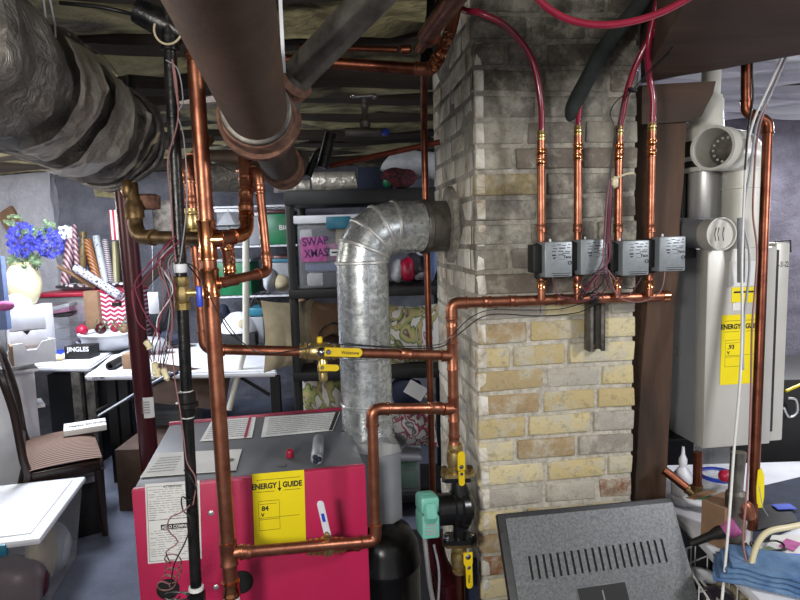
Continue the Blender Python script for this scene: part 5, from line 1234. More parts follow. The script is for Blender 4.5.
stack_tilt('laptop','closed silver grey laptop tilted on the small drawer unit','laptop',55,310,4.9,.30,.22,.03,'greyp',R(-12),.2)
stack_tilt('black_tray','thin black tray under the tilted grey laptop','tray',54,316,4.88,.30,.22,.012,'blackp',R(-6),.2)
tbox('clear_case','clear plastic case standing behind the grey laptop','case',70,300,84,322,5.0,.1,'hazy')
tbox('tan_box','tan cardboard box with dark specks behind the white bowl','box',86,291,97,330,4.95,.12,'card2')
# red lid underbed box + chevron box
ub=E('underbed_box','long clear box with red lid full of ribbons under the gift wrap','storage box',V((at(75,320,5.1).x,5.25,ZTb)))
a=at(38,330,5.1); b=at(96,296,5.1); MB().box((a.x,5.1,ZTb+.001),(b.x,5.5,b.z),None,.01).build('box','hazy',ub)
MB().box((a.x-.02,5.08,b.z+.001),(b.x+.02,5.52,b.z+.035),None,.01).build('lid','redp',ub)
MB().box((a.x+.03,5.13,ZTb+.01),(b.x-.03,5.46,b.z-.08),None,.01).build('contents','pink',ub)
ch=E('chevron_box','pink and white chevron patterned storage box under the gift wrap','storage box',V((at(115,320,5.0).x,5.15,ZTb)))
a=at(98,330,5.0); b=at(133,291,5.0); X=frame(V((a.x,5.0,ZTb+.001)),(1,0,0),(0,0,1))
o=MB().box((0,0,-.3),(b.x-a.x,b.z-ZTb,0),X,.004).build('box','chevron',ch)
MB().box(((b.x-a.x)*.42,(b.z-ZTb)*.72,.0005),((b.x-a.x)*.68,(b.z-ZTb)*.79,.003),X).build('handle_slot','blackp',ch)
MB().box(((b.x-a.x)*.0,(b.z-ZTb)*1.0,-.31),((b.x-a.x)*1.0,(b.z-ZTb)*1.03,.008),X).build('lid','redp',ch)
zs_=at(96,290,5.2).z
mb=MB()
for k in range(60):
    p=at(fr.uniform(58,132),fr.uniform(286,289),5.2+fr.random()*.2); mb.ball(V((p.x,p.y,zs_+.03+fr.random()*.015)),.022,1,(1.2,.8,.7))
T('ribbon_bows',mb,'ribbon','speckled black and white ribbon bows heaped on the red lid','ribbon')['kind']='stuff'
# gift wrap rolls
rolls=[((66,300),(72,232),'w_purple','purple and pale striped wrapping roll, leftmost standing roll',9),((83,290),(83,232),'w_gold','dark gold wrapping roll behind the purple striped one',7),((88,296),(80,238),'w_blue','blue dotted wrapping roll behind the plaid one',7),((99,288),(87,240),'w_plaid','red and gold plaid wrapping roll',8),((107,292),(96,236),'w_white','white wrapping roll with small teal specks',7),((112,288),(105,240),'w_box','black and white checked wrapping roll',6),((117,290),(115,242),'w_olive','olive striped wrapping roll',7),((78,274),(74,225),'w_purple','slim plum wrapping roll leaning behind the purple striped one',5)]
for i,(b_,t_,m_,lab,wpx) in enumerate(rolls):
    Yr=5.45-.03*(i%2); p0=at(b_[0],b_[1],Yr); p1=at(t_[0],t_[1],Yr+.1); p0.z=max(p0.z,zs_+.02); ln=(p1-p0); r=wpx*.5*Yr/600
    ro=E('gift_wrap_roll',lab,'wrapping paper',p0,0,'gift wrap rolls'); mb=MB(); mb.lathe([(r*.5,.004),(r*.95,0),(r,.002),(r,ln.length-.002),(r*.6,ln.length),(r*.5,ln.length-.02),(.0001,ln.length-.02)],(0,0,0),(0,0,1),18)
    rot=V((0,0,1)).rotation_difference(ln).to_matrix().to_4x4(); o=mb.build('paper',m_,None); o.parent=ro; o.rotation_euler=rot.to_euler()
p0=at(76,268,5.1); p1=at(120,296,4.95); ro=E('gift_wrap_roll','white dotted wrapping roll lying across the bottom of the standing rolls','wrapping paper',p1,0,'gift wrap rolls'); ln=p1-p0; mb=MB(); mb.lathe([(.0001,.01),(.018,.01),(.025,0),(.036,.0),(.036,ln.length),(.0001,ln.length)],(0,0,0),(0,0,1),22); o=mb.build('paper','w_dot'); o.parent=ro; o.location=p0-p1; o.rotation_euler=V((0,0,1)).rotation_difference(ln).to_euler()
T('cardboard_tube',MB().tube([at(58,266,5.1),at(96,288,5.15)],.018,12),'card2','thin brown cardboard tube crossing left of the dotted roll','tube')
mb=MB(); X=frame(at(111,240,5.3),(1,0,0),(.35,0,1)); mb.box((0,0,-.02),(.075,.26,0),X,.002); wp=T('striped_card','' or mb,'w_red','red and white striped wrapping card leaning beside the maroon pole','card')
X=frame(at(95,196,YB-.03),(1,0,0),(0,0,1)); 
T('wall_stain_plate',MB().prism([(0,0),(.2,-.03),(.21,.12),(.0,.22),(-.01,.1)],X,.015),'lath','tarnished greenish plate fixed on the stone wall','plate')
tbox('electric_panel','flat grey metal panel on the wall right of the maroon pole','panel',154,200,176,240,5.6,.06,'lead')
tbox('hanging_tag_card','small pale blue card hanging by a string in front of the wall','card',149,292,158,314,3.9,.003,'w_dot' if 0 else 'white')
T('card_string',MB().tube([at(153,292,3.9),at(152,235,3.9)],.0015,5),'white','thin string above the small hanging card','string')
stb=MB(); X=frame(at(135,292,5.3),at(192,236,5.3)-at(135,292,5.3),(0,0,1)); stb.box((0,-.04,-.03),((at(192,236,5.3)-at(135,292,5.3)).length,.05,0),X); T('stair_stringer',stb,'dwood','dark sloping board with small brackets on the wall behind the wires','board')
# bowl with ornaments
bc=atz(114,349,ZTb); bc.z=ZTb+.001; K_=1.28; bowl=E('white_bowl','large white bowl heaped with ornaments and sprigs on the table','bowl',bc)
MB().lathe([(a_*K_,b_*K_) for a_,b_ in ((.08,0),(.10,.004),(.175,.06),(.19,.10),(.18,.105),(.165,.07),(.0001,.05))],bc,(0,0,1),32).build('bowl','white',bowl)
MB().lathe([(a_*K_,b_*K_) for a_,b_ in ((.172,.075),(.195,.10),(.20,.112),(.185,.118),(.17,.10))],bc,(0,0,1),32,False).build('rim','cloth',bowl)
for i,(dx,dy,r_,m_,l_) in enumerate(((-.17,-.05,.035,'redp','dark red bauble on the left rim of the white bowl'),(-.08,.02,.035,'maroon','maroon bauble with a gold cap in the white bowl'),(.08,-.02,.03,'card2','brown pine cone ornament in the white bowl'),(.13,.05,.032,'cream','cream ornament in the white bowl'),(.0,.05,.03,'redp','red bauble in the middle of the white bowl'))):
    mb=MB(); mb.ball(bc+V((dx*K_,dy,.165)),r_*K_,3); mb.lathe([(.006,0),(.006,.01)],bc+V((dx*K_,dy,.165+r_*K_-.002)),(0,0,1),8); T('bauble',mb,m_,l_,'ornament','ornaments in the bowl')
mb=MB()
for k in range(26): 
    a=bc+V((fr.uniform(-.12,.12),fr.uniform(-.08,.08),.16)); mb.tube([a,a+V((fr.uniform(-.08,.08),fr.uniform(-.04,.04),fr.uniform(.04,.12)))],.0035,5)
T('sprigs',mb,'leaf','dark twigs and sprigs sticking out of the white bowl','sprigs')['kind']='stuff'
# blue paper and other table clutter
def flat(nm,lab,cat_,pts,m_,z=ZTb+.003,th=.003): return T(nm,quad_sheet('q',pts,z,m_,None,th),m_,lab,cat_)
flat('blue_folder','bright blue folder under the white bowl, left part','folder',((58,356),(84,340),(78,334),(52,348)),'blue')
flat('blue_sheet','bright blue sheet right of the black box','sheet',((99,352),(120,343),(112,341),(98,345)),'blue')
flat('white_sheet','white sheet lying on the right folding table corner','sheet',((98,367),(134,360),(130,352),(112,355)),'whitep')
bb=E('black_box','black box with white script lettering on the left folding table','box',atz(80,360,ZTb))
a=atz(65,359.5,ZTb+.001); b=atz(90,359,ZTb+.001); hz_=at(65,347,a.y).z-ZTb; X=frame(a,b-a,(0,0,1)); wq=(b-a).length; MB().box((0,0,-.14),(wq,hz_,0),X,.003).build('box','blackp',bb)
text('lettering','JINGLES',X@Matrix.Translation((wq*.12,hz_*.62,.001))@Matrix.Rotation(R(0),4,'X'),hz_*.5,'white',bb,'LEFT',.001)
mb=MB(); p0=atz(110,366,ZTb+.03); p1=atz(121,360,ZTb+.03); mb.lathe([(.018,0),(.03,0),(.03,(p1-p0).length),(.018,(p1-p0).length)],p0,p1-p0,20,False); mb.lathe([(.018,0),(.018,(p1-p0).length)],p0,p1-p0,20,False); T('black_tube',mb,'blackp','short black cardboard tube on the table front','tube')
tbox('gift_block','speckled tan block beside the short black tube','block',122,354,136,365,3.98,.10,'card2',base=ZTb+.001)
lump('cloth_pile','cream cloth heap left of the black box','cloth',54,358,ZTb+.02,(1.6,1,.5),'beige',.05)
lump('scarf_pile','dark patterned scarf bundled left of the white bowl','cloth',86,342,ZTb+.04,(1.2,1,.7),'ribbon',.06)
lump('cloth_bundle','grey and purple cloth bundle behind the maroon pole','cloth',150,345,ZTb+.07,(2.0,1,.8),'greyp',.08,.02)
lump('cloth_bundle','dark blue cloth bundle on the table left of the black pipe','cloth',172,338,ZTb+.08,(1.8,1,.8),'navy',.08,.02)
# under-table: bucket, boxes
bk_=at(199,392,4.6); bk2=E('white_bucket','white bucket under the right folding table','bucket',bk_); hb=at(199,368,4.6).z-bk_.z; wb2=at(209,380,4.6).x-bk_.x
MB().lathe([(wb2*.9,0),(wb2*1.02,hb),(wb2*1.08,hb),(wb2*1.08,hb*.93)],bk_,(0,0,1),24).build('pail','white',bk2)
cbn=MB(); 
T('cardboard_box',MB().box((-1.72,3.45,0),(-1.36,3.9,.38),Matrix.Rotation(0,4,'Z'),.004),'card','large brown cardboard box behind the maroon pole','box')
T('cardboard_box',MB().box((-1.28,3.5,0),(-.85,3.9,.38),None,.004),'card','brown cardboard box directly behind the boiler and black pipe','box')
mb=MB(); X=frame(at(190,407,3.8),(1,.3,-.25),(0,.5,1)); mb.box((-.25,0,0),(.22,.26,.004),X); T('box_flap_board',mb,'card','dark brown cardboard flap leaning between the box and the tall riser','board')
mb=MB(); mb.tube(spline([at(128,400,3.7),at(150,386,3.7),at(178,372,3.7)],5),.012,8); T('plastic_hanger_bar',mb,'navy','dark blue curved bar above the cardboard boxes','bar')
mb=MB(); P=[at(100,415,3.8),at(150,385,3.8),at(170,372,3.85),at(150,375,3.9)]; mb.tube(P[:3],[.03,.04,.02],10,True,.3); T('white_tray_edge',mb,'greyp','shiny pale tray leaning under the table front','tray')
# storage bin with white lid
zl=.40
A=atz(86,475,zl); Bq=atz(40,537,zl); Cq=atz(10,481,zl)
ex=(A-Bq); ex.z=0; Lx=ex.length; ex.normalize(); ey=V((-ex.y,ex.x,0)); Wy=.42
Xb=Matrix(((ex.x,ey.x,0,Bq.x),(ex.y,ey.y,0,Bq.y),(0,0,1,0),(0,0,0,1)))
sbn=E('storage_bin','large clear storage bin with white lid in the lower left corner','storage bin',Xb@V((Lx/2,Wy/2,0)))
def taper(mb,X,w,d,z0,z1,t,inset=0):
    pts=[]
    for z,k in ((z0,t),(z1,0)):
        pts.append([mb._v(X@V((x,y,z))) for x,y in ((k+inset,k+inset),(w-k-inset,k+inset),(w-k-inset,d-k-inset),(k+inset,d-k-inset))])
    mb.face(pts[0][::-1]); 
    for i in range(4): mb.face([pts[0][i],pts[0][(i+1)%4],pts[1][(i+1)%4],pts[1][i]])
    return pts
mb=MB(); pts=taper(mb,Xb,Lx,Wy,.005,zl-.03,.045,.012); bmesh.ops.bevel(mb.b,geom=[e for e in mb.b.edges if abs((e.verts[0].co-e.verts[1].co).z)>.1],offset=.02,segments=3,affect='EDGES'); mb.build('tub','hazy',sbn)
mb=MB(); mb.box((0,0,zl-.035),(Lx,Wy,zl-.004),Xb,.012); mb.box((.05,.05,zl-.006),(Lx-.05,Wy-.05,zl+.001),Xb,.006); mb.build('lid','white',sbn)
for x_ in (.0,): 
    MB().box((Lx*.3,Wy-.02,zl-.05),(Lx*.62,Wy+.012,zl-.008),Xb,.006).build('latch','tealh',sbn)
    MB().box((-.012,Wy*.3,zl-.06),(.02,Wy*.6,zl-.01),Xb,.006).build('latch','tealh',sbn)
MB().box((.0,-.0,.0),(.001,.001,.001),Xb).build('stub','hazy',sbn) if 0 else None
X=frame(Xb@V((-.002,.24,.27)),-ey,(0,0,1)); MB().box((0,-.03,0),(.06,.03,.0012),X).build('label','whitep',sbn); text('lettering','G3',X@Matrix.Translation((.008,-.016,.0014)),.032,'ink',sbn,'LEFT',.0004)
lp_=[('maroon_cloth','dark plum cloth folded inside the clear storage bin','maroon',.30,.14,.10,(1.5,1,.9)),('tan_cloth','tan cloth pressed against the side of the clear storage bin','beige',.32,.09,.22,(.9,.4,1.3)),('grey_cloth','grey cloth inside the far end of the clear storage bin','greyp',.62,.2,.15,(1.3,1.3,1.1)),('plum_cloth','plum patterned cloth at the near end of the clear storage bin','maroon',.08,.2,.14,(.6,1.3,1))]
for nm,lab,m_,fx,fy,z_,sc in lp_:
    mb=MB(); mb.ball((0,0,0),.135,3,sc)
    for v in mb.b.verts: v.co+=mn.noise_vector(v.co*9+V((fx*9,0,0)))*.02
    mb.b.transform(Xb@Matrix.Translation((max(.13,Lx*fx+.06) if fx<.5 else Lx*fx,.2 if fy>.1 else .1,z_))); T(nm,mb,m_,lab,'cloth','clothes in the clear bin')
# chair
sz=.47
S0=atz(26,468,sz); S1=atz(108,452,sz)
chx=(S1-S0); chx.z=0; cw=chx.length*.92; chx.normalize(); chy=V((-chx.y,chx.x,0)); cd=.60
Xc=Matrix(((chx.x,chy.x,0,S0.x),(chx.y,chy.y,0,S0.y),(0,0,1,0),(0,0,0,1)))
chair=E('dining_chair','dark wooden dining chair with curved splat back and striped brown seat','chair',Xc@V((cw/2,cd/2,0)),math.atan2(chx.y,chx.x))
# seat: local x points away from the backrest
mb=MB(); n=12
mb.X=Xc; g=[[mb._v((cw*(i/n),cd*(j/n)+.02*math.sin(PI*i/n)*(1 if j==n else -1 if j==0 else 0),sz-.03+.045*(math.sin(PI*min(max(i/n,.02),.98))**.3)*(math.sin(PI*min(max(j/n,.02),.98))**.3))) for j in range(n+1)] for i in range(n+1)]
for i in range(n):
    for j in range(n): mb.face([g[i][j],g[i+1][j],g[i+1][j+1],g[i][j+1]])
gb=[[mb._v((cw*i,cd*j,sz-.045)) for j in (0,1)] for i in (0,1)]; mb.face([gb[0][0],gb[0][1],gb[1][1],gb[1][0]])
mb.X=None; st=mb.build('seat','seat',chair)
MB().box((.01,.01,sz-.10),(cw-.01,cd-.01,sz-.035),Xc,.006).build('apron','dwood',chair)
for x_,y_ in ((cw-.04,.0),(cw-.04,cd-.04)): 
    mb=MB(); mb.tube([Xc@V((x_+.02,y_+.02,sz-.09)),Xc@V((x_+.025,y_+.02,0))],[.026,.017],8); mb.build('leg','dwood',chair)
for y_ in (.02,cd-.02):
    mb=MB(); mb.tube(spline([Xc@V((-.10,y_,0)),Xc@V((.0,y_,sz-.1)),Xc@V((-.01,y_,sz+.05)),Xc@V((-.03,y_*.96+.01,sz+.30)),Xc@V((-.07,y_*.9+.02,sz+.50)),Xc@V((-.09,cd/2+(y_-cd/2)*.45,sz+.575))],5),.021,10); mb.build('leg','dwood',chair)
mb=MB(); mb.tube(spline([Xc@V((-.07,.04,sz+.50)),Xc@V((-.09,cd*.25,sz+.575)),Xc@V((-.10,cd/2,sz+.59)),Xc@V((-.09,cd*.75,sz+.575)),Xc@V((-.07,cd-.04,sz+.50))],5),.026,10); mb.build('top_rail','dwood',chair)
for k in (-1,-.33,.33,1):
    mb=MB(); mb.tube(spline([Xc@V((-.02,cd/2+k*.05,sz+.03)),Xc@V((-.02,cd/2+k*.03,sz+.16)),Xc@V((-.05,cd/2+k*.10,sz+.36)),Xc@V((-.09,cd/2+k*.13,sz+.565))],5),.010,8); mb.build('splat_bar','dwood',chair)
MB().tube([Xc@V((-.01,.03,sz+.04)),Xc@V((-.01,cd-.03,sz+.04))],.014,8).build('lower_rail','dwood',chair)
# box on the chair
P=[atz(*p,sz+.045) for p in ((63,430),(108,421),(110,416),(66,421))]
P=[atz(64,437,sz+.018),atz(107,430,sz+.018)]; dx_=(P[1]-P[0]).normalized(); X=frame(P[0],dx_,(0,0,1)); bw_=(P[1]-P[0]).length
cbx=E('flat_white_box','flat white box with dark script lettering on the chair seat','box',P[0]); MB().box((0,0,-.16),(bw_,.035,0),X,.003).build('box','whitep',cbx)
Xt=X@Matrix.Translation((bw_*.12,.0355,-.055))@Matrix.Rotation(R(-90),4,'X'); text('lettering','happy birthday',Xt,.062,'ink',cbx,'LEFT',.0022,.55)
# box under the chair with grey cloth
T('dark_crate',MB().box((.05,.06,0),(cw-.03,cd+.25,.30),Xc,.006),'blackp','dark crate under the dining chair','crate')
mb=MB(); mb.box((.04,.04,.30),(cw-.02,cd+.25,.33),Xc); bmesh.ops.subdivide_edges(mb.b,edges=mb.b.edges[:],cuts=6,use_grid_fill=True); mb.jitter(.012,5); T('grey_sheet_cloth',mb,'greyp','grey cloth draped over the dark crate under the chair','cloth')
# ================================================================== SHELVES
YS_=3.25
zsh=[at(330,190,YS_).z,at(330,289,YS_).z,at(330,372,YS_).z,.14]
xL=at(284,200,YS_).x; xR=at(446,200,YS_).x
sh=E('black_shelving_unit','black plastic shelving unit behind the flue loaded with bins and pillows','shelf',V(((xL+xR)/2,YS_+.22,0)))
for z in zsh: 
    zz=z-(.075 if z==zsh[0] else .05); MB().box((xL,YS_,zz),(xR,YS_+.46,z),None,.006).build('shelf_board','blackp',sh)
for x_ in (at(293,300,YS_).x,xR-.03):
    for y_ in (YS_+.03,YS_+.43): MB().tube([(x_,y_,0),(x_,y_,zsh[0]-.02)],.024,14).build('post','blackp',sh)
# storage bin with pink contents
ws_=E('labelled_bin','clear bin of pink and grey fabric with a handwritten purple note','storage bin',at(330,286,YS_+.02))
a=at(299,286,YS_+.02); b=at(372,222,YS_+.02); zb=zsh[1]+.002; Xw=frame(V((a.x,YS_+.03,zb)),(1,0,0),(0,0,1)); ww=b.x-a.x; hh=b.z-zb
MB().box((0,0,-.36),(ww,hh,0),Xw,.012).build('tub','hazy',ws_)
MB().box((-.015,hh,-.375),(ww+.015,hh+.045,.015),Xw,.008).build('lid','white',ws_)
MB().box((ww*.40,hh-.03,.012),(ww*.72,hh+.035,.024),Xw,.004).build('latch','tealh',ws_)
# contents as individual folded pieces
cont=[('pink','pink folded fabric in the labelled bin, upper layer',.03,.42,.55,.70),('beige','pale folded fabric at the top right in the labelled bin',.50,.60,.97,.92),('navy','dark grey folded fabric at the top of the labelled bin',.22,.76,.5,.92),('cloth','white folded fabric in the upper left of the labelled bin',.03,.74,.20,.92),('bfab','blue patterned folded fabric across the middle of the labelled bin',.08,.26,.95,.40),('cloth','white folded fabric at the bottom left of the labelled bin',.10,.03,.32,.24),('navy','navy folded fabric at the bottom of the labelled bin',.33,.03,.50,.24),('redp','red folded fabric at the bottom of the labelled bin',.51,.03,.70,.24),('pink','pink folded fabric at the right of the labelled bin, middle layer',.56,.42,.95,.58)]
for m_,lab,x0,y0,x1,y1 in cont:
    mb=MB(); mb.box((ww*x0,hh*y0,-.30),(ww*x1,hh*y1,-.015),Xw,.014); T('folded_fabric',mb,m_,lab,'fabric','fabrics in the labelled bin')
nt=MB().box((ww*.05,hh*.42,.001),(ww*.38,hh*.80,.002),Xw).build('note','pink',ws_)
text('lettering','SWAP',Xw@Matrix.Translation((ww*.07,hh*.66,.0025))@Matrix.Rotation(R(4),4,'Z'),.062,'purple_ink',ws_,'LEFT',.001,.85); text('lettering','XMAS!',Xw@Matrix.Translation((ww*.09,hh*.48,.0025))@Matrix.Rotation(R(4),4,'Z'),.062,'purple_ink',ws_,'LEFT',.001,.8)
MB().box((ww*.42,hh*.50,.001),(ww*.70,hh*.60,.002),Xw).build('label','whitep',ws_)
MB().box((ww*.45,hh*.54,.0021),(ww*.60,hh*.565,.0025),Xw).build('print','ink',ws_)
# top of shelf
zt_=zsh[0]
fo=MB(); a=at(312,180,YS_+.1); b=at(357,180,YS_+.1)
fo.tube([V((a.x,YS_+.12,zt_+.055)),V((b.x,YS_+.12,zt_+.055))],.052,20); bmesh.ops.subdivide_edges(fo.b,edges=fo.b.edges[:],cuts=2); fo.jitter(.02,3); T('foil_roll',fo,'foil','crinkled foil insulation roll lying on top of the black shelves','roll')
fo=MB(); a=at(276,184,YS_+.1); b=at(308,184,YS_+.1); fo.tube([V((a.x,YS_+.1,zt_+.035)),V((b.x,YS_+.14,zt_+.035))],.034,16); bmesh.ops.subdivide_edges(fo.b,edges=fo.b.edges[:],cuts=2); fo.jitter(.02,6); T('foil_scrap',fo,'foil','crumpled foil scrap at the left end of the shelf top','foil')
a=at(358,190,YS_+.05); b=at(392,166,YS_+.05); T('navy_box',MB().box((a.x,YS_+.06,zt_+.001),(b.x,YS_+.40,b.z),None,.004),'navy','dark navy box on the shelf top beside the foil roll','box')
def place(mb,nm,m_,lab,cat_): return T(nm,mb,m_,lab,cat_)
mb=MB(); q0=at(404,168,YS_+.1); q1=at(447,170,YS_+.1); mb.tube(spline([V((q0.x-.06,q0.y,zt_+.07)),q0+V((0,0,.02)),V((q1.x,q1.y,q0.z-.01))],6),.075,20); 
for v in mb.b.verts: v.co+=mn.noise_vector(v.co*10)*.03; v.co.z=max(v.co.z,zt_+.002)
T('white_blanket',mb,'cloth','white rolled blanket on the shelf top beside the chimney','blanket')
mb=MB(); q=at(400,183,YS_+.0); mb.ball(V((q.x,q.y,zt_+.05)),.06,3,(1.6,.8,.85))
for v in mb.b.verts: v.co+=mn.noise_vector(v.co*10)*.03; v.co.z=max(v.co.z,zt_+.002)
T('plaid_stocking',mb,'plaid','dark red plaid cloth under the white blanket','cloth')
mb=MB(); q=at(388,182,YS_-.0); mb.ball(V((q.x,q.y,zt_+.035)),.03,2,(1,.8,1.1)); T('green_white_cloth',mb,'green','small green cloth at the left of the plaid','cloth')
# shelf 2 right: clothes
def hang(nm,lab,x0,y0,x1,y1,m_,Y=YS_+.06,zmin=None):
    a=at(x0,y1,Y); b=at(x1,y0,Y); zb_=zmin if zmin is not None else a.z; mb=MB(); mb.ball(V(((a.x+b.x)/2,Y+.12,(zb_+b.z)/2)),1,3,((b.x-a.x)/2,.10,(b.z-zb_)/2))
    for v in mb.b.verts: v.co+=mn.noise_vector(v.co*9+V((x0,0,0)))*.025; v.co.z=max(v.co.z,zb_)
    return T(nm,mb,m_,lab,'cloth')
z2=zsh[1]+.002
hang('white_garment','white cloth on the middle shelf right of the flue',390,258,403,288,'cloth',zmin=z2); hang('red_garment','red cloth on the middle shelf beside the white one',400,256,417,288,'redp',zmin=z2); hang('black_blue_garment','black and blue patterned cloth on the middle shelf',404,250,430,288,'ribbon',YS_+.12,zmin=z2); hang('light_blue_garment','light blue cloth hanging at the right end of the middle shelf',428,250,438,286,'bfab',zmin=z2)
z3=zsh[2]+.002
def pil(nm,lab,px,py,Y,w,h,t,m_,rx=R(80),rz=0,ry=0):
    c=at(px,py,Y); X=Matrix.Translation(c)@Matrix.Rotation(rz,4,'Z')@Matrix.Rotation(ry,4,'Y')@Matrix.Rotation(rx,4,'X'); return T(nm,MB().pillow(X,w,h,t),m_,lab,'pillow')
pil('floral_pillow','white floral pillow on the third shelf right of the flue',414,334,YS_+.2,.36,.36,.16,'floral')
pil('floral_pillow','pink floral pillow near the shelf bottom above the pump',410,425,YS_+.12,.32,.26,.16,'floralp')
pil('floral_pillow','floral cushion on the shelf below the yellow lever left of the flue',322,397,YS_+.14,.26,.24,.12,'floral',R(85),0,0)
pil('beige_pillow','beige pillow with blue edge leaning beyond the shelf post',290,334,YS_+.16,.40,.40,.12,'beige',R(86),.9,R(4))
pil('shaded_pillow_part','brown copy standing for the shaded right part of the beige pillow',318,328,YS_+.3,.30,.34,.12,'card2',R(80),0,R(8))  # shade on the beige pillow put into a browner copy
mb=MB(); c=at(333,333,YS_+.15); c.z=z3
mb.lathe([(.11,0),(.12,.06),(.10,.12),(.05,.17),(.0001,.19)],c,(0,0,1),24); T('round_basket',mb,'dwood','dark domed basket on the third shelf left of the flue','basket')
T('wire_hoop',MB().tube(spline([c+V((-.10,0,.1)),c+V((-.07,0,.2)),c+V((0,0,.25)),c+V((.07,0,.2)),c+V((.10,0,.1))],5),.005,6),'black_iron','thin wire hoop over the dark domed basket','handle hoop')
mb=MB(); c=at(405,392,YS_+.05); mb.ball(c,.09,3,(1.2,.8,1.1)); mb.jitter(.04,4); T('grey_bag',mb,'navy','dark grey bag with a white tag on the lower shelf','bag')
X=frame(at(408,384,YS_-.04),(.8,0,-.5),(.5,0,.8)); T('white_tag',MB().box((0,-.05,0),(.11,.03,.002),X),'whitep','white card tag on the dark grey bag','tag')
mb=MB(); c=at(425,415,YS_+.1); mb.tube([c+V((.05*math.sin(R(a)),0,.11*math.cos(R(a)))) for a in range(0,200,20)],.012,8); T('cream_hoop',mb,'cream','curved cream basket handle beside the pink floral pillow','hoop')
pb_=E('lower_bin','clear bin with green and red contents on the bottom shelf','storage bin',at(408,520,YS_+.04))
a=at(396,525,YS_+.02); b=at(420,462,YS_+.02); MB().box((a.x,YS_+.03,zsh[3]+.002),(b.x,YS_+.4,b.z),None,.01).build('tub','hazy',pb_); MB().box((a.x-.01,YS_+.02,b.z),(b.x+.01,YS_+.41,b.z+.03),None,.008).build('lid','greyp',pb_)
MB().box((a.x+.01,YS_+.05,zsh[3]+.01),(b.x-.01,YS_+.3,zsh[3]+.12),None,.02).build('contents','green',pb_)
# white wire shelving behind the risers
YW=5.2; wsx0=at(206,300,YW).x; wsx1=at(300,300,YW).x
w2=E('white_wire_shelving','white wire shelving holding green bins behind the copper branches','shelf',V(((wsx0+wsx1)/2,YW+.2,0)))
zr=[at(250,296,YW).z,at(250,246,YW).z,at(250,206,YW).z]
for z in zr:
    mb=MB(); mb.box((wsx0,YW,z-.012),(wsx1,YW+.02,z+.004)); mb.box((wsx0,YW+.4,z-.012),(wsx1,YW+.42,z+.004))
    for k in range(16): x=wsx0+(wsx1-wsx0)*k/15; mb.tube([(x,YW,z),(x,YW+.42,z)],.005,5)
    mb.build('wire_deck','white',w2,merge=False)
for x_ in (wsx0,wsx1): MB().tube([(x_,YW+.2,0),(x_,YW+.2,zr[2]+.2)],.014,8).build('upright','white',w2)
def bin_(lab,x0,y0,x1,y1,m_,lid,Y=YW+.03,zb=None,d=.33):
    a=at(x0,y1,Y); b=at(x1,y0,Y); zb=a.z if zb is None else zb; r=E('small_bin',lab,'bin',V(((a.x+b.x)/2,Y+d/2,zb))); MB().box((a.x,Y,zb),(b.x,Y+d,b.z),None,.01).build('tub',m_,r)
    if lid: MB().box((a.x-.01,Y-.01,b.z+.001),(b.x+.01,Y+d+.01,b.z+.03),None,.006).build('lid',lid,r)
    return r
g1=bin_('green bin with dark red lid behind the copper loop',268,213,291,245,'green','maroon',zb=zr[1]+.006); 
text('lettering','BIG',frame(at(279,230,YW+.02),(1,0,0),(0,0,1)),.06,'whitep',g1,'LEFT',.001)
bin_('pale grey bin behind the vertical white pipe',244,216,262,245,'greyp','white',zb=zr[1]+.006)
bin_('clear bin on the upper wire shelf behind the copper branch',218,212,240,245,'hazy','white',zb=zr[1]+.006)
bin_('green bin on the lower wire shelf behind the copper crossover',214,262,250,293,'green','greyp',zb=zr[0]+.006)
bin_('blue lidded bin beside the copper loop elbow',271,262,293,293,'greyp','tealh',zb=zr[0]+.006)
bin_('dark red topped bin at the rear right of the wire shelving',273,255,290,260,'maroon',None,YW+.1,zb=at(280,262,YW).z)
hang('white_towel','white towel hanging off the lower wire shelf',261,268,272,293,'cloth',YW-.12)
hang('patterned_cloth','speckled cloth beside the white towel on the wire shelf',273,276,288,293,'beige',YW-.1)
X=Matrix.Translation(at(228,225,4.6)); mb=MB(); vs_=[mb._v(X@V(p)) for p in ((-.09,0,0),(.07,-.06,0),(.11,.08,0),(0,.02,.12))]; [mb.face([vs_[i] for i in q]) for q in ((0,1,3),(1,2,3),(2,0,3),(0,2,1))]; T('glass_pyramid',mb,'hazy','small glass pyramid between the tall riser and the copper branch','ornament')
T('pyramid_stand',MB().box((-.10,-.07,-.012),(.12,.09,-.001),X),'blackp','thin dark stand under the glass pyramid','stand')
T('stand_post',MB().tube([at(229,227,4.62),at(229,246,4.75)],.006,8),'steel','thin metal stem carrying the pyramid stand','stem')
mb=MB(); mb.tube([at(246,150,3.9),at(246,344,3.9)],.022,16); mb.tube([at(246,344,3.9),at(229,410,3.85)],.020,16); T('white_conduit',mb,'pvc','white plastic conduit dropping then slanting behind the copper branches','conduit',)
# items on the right folding table
q=atz(239,345,ZTb); fan=E('white_appliance','white domed appliance with dark base on the right folding table','appliance',q)
MB().box((q.x-.16,q.y-.1,ZTb+.002),(q.x+.16,q.y+.16,ZTb+.11),None,.01).build('base','blackp',fan)
mb=MB(); mb.lathe([(.15,0),(.15,.03),(.12,.10),(.06,.15),(.0001,.16)],V((q.x,q.y+.03,ZTb+.11)),(0,0,1),26); mb.build('dome','white',fan)
MB().ball(V((q.x+.05,q.y-.06,ZTb+.17)),.05,2).build('knob','beige',fan)
q=atz(257,344,ZTb); co_=E('cooler_jug','white container with teal lid and folding handle on the table','container',q)
cwb=at(264,330,q.y).x-at(252,330,q.y).x; ht=at(258,316,q.y).z-ZTb
MB().box((q.x-cwb*.5,q.y-.02,ZTb+.002),(q.x+cwb*.7,q.y+.2,ZTb+ht),None,.015).build('body','greyp',co_)
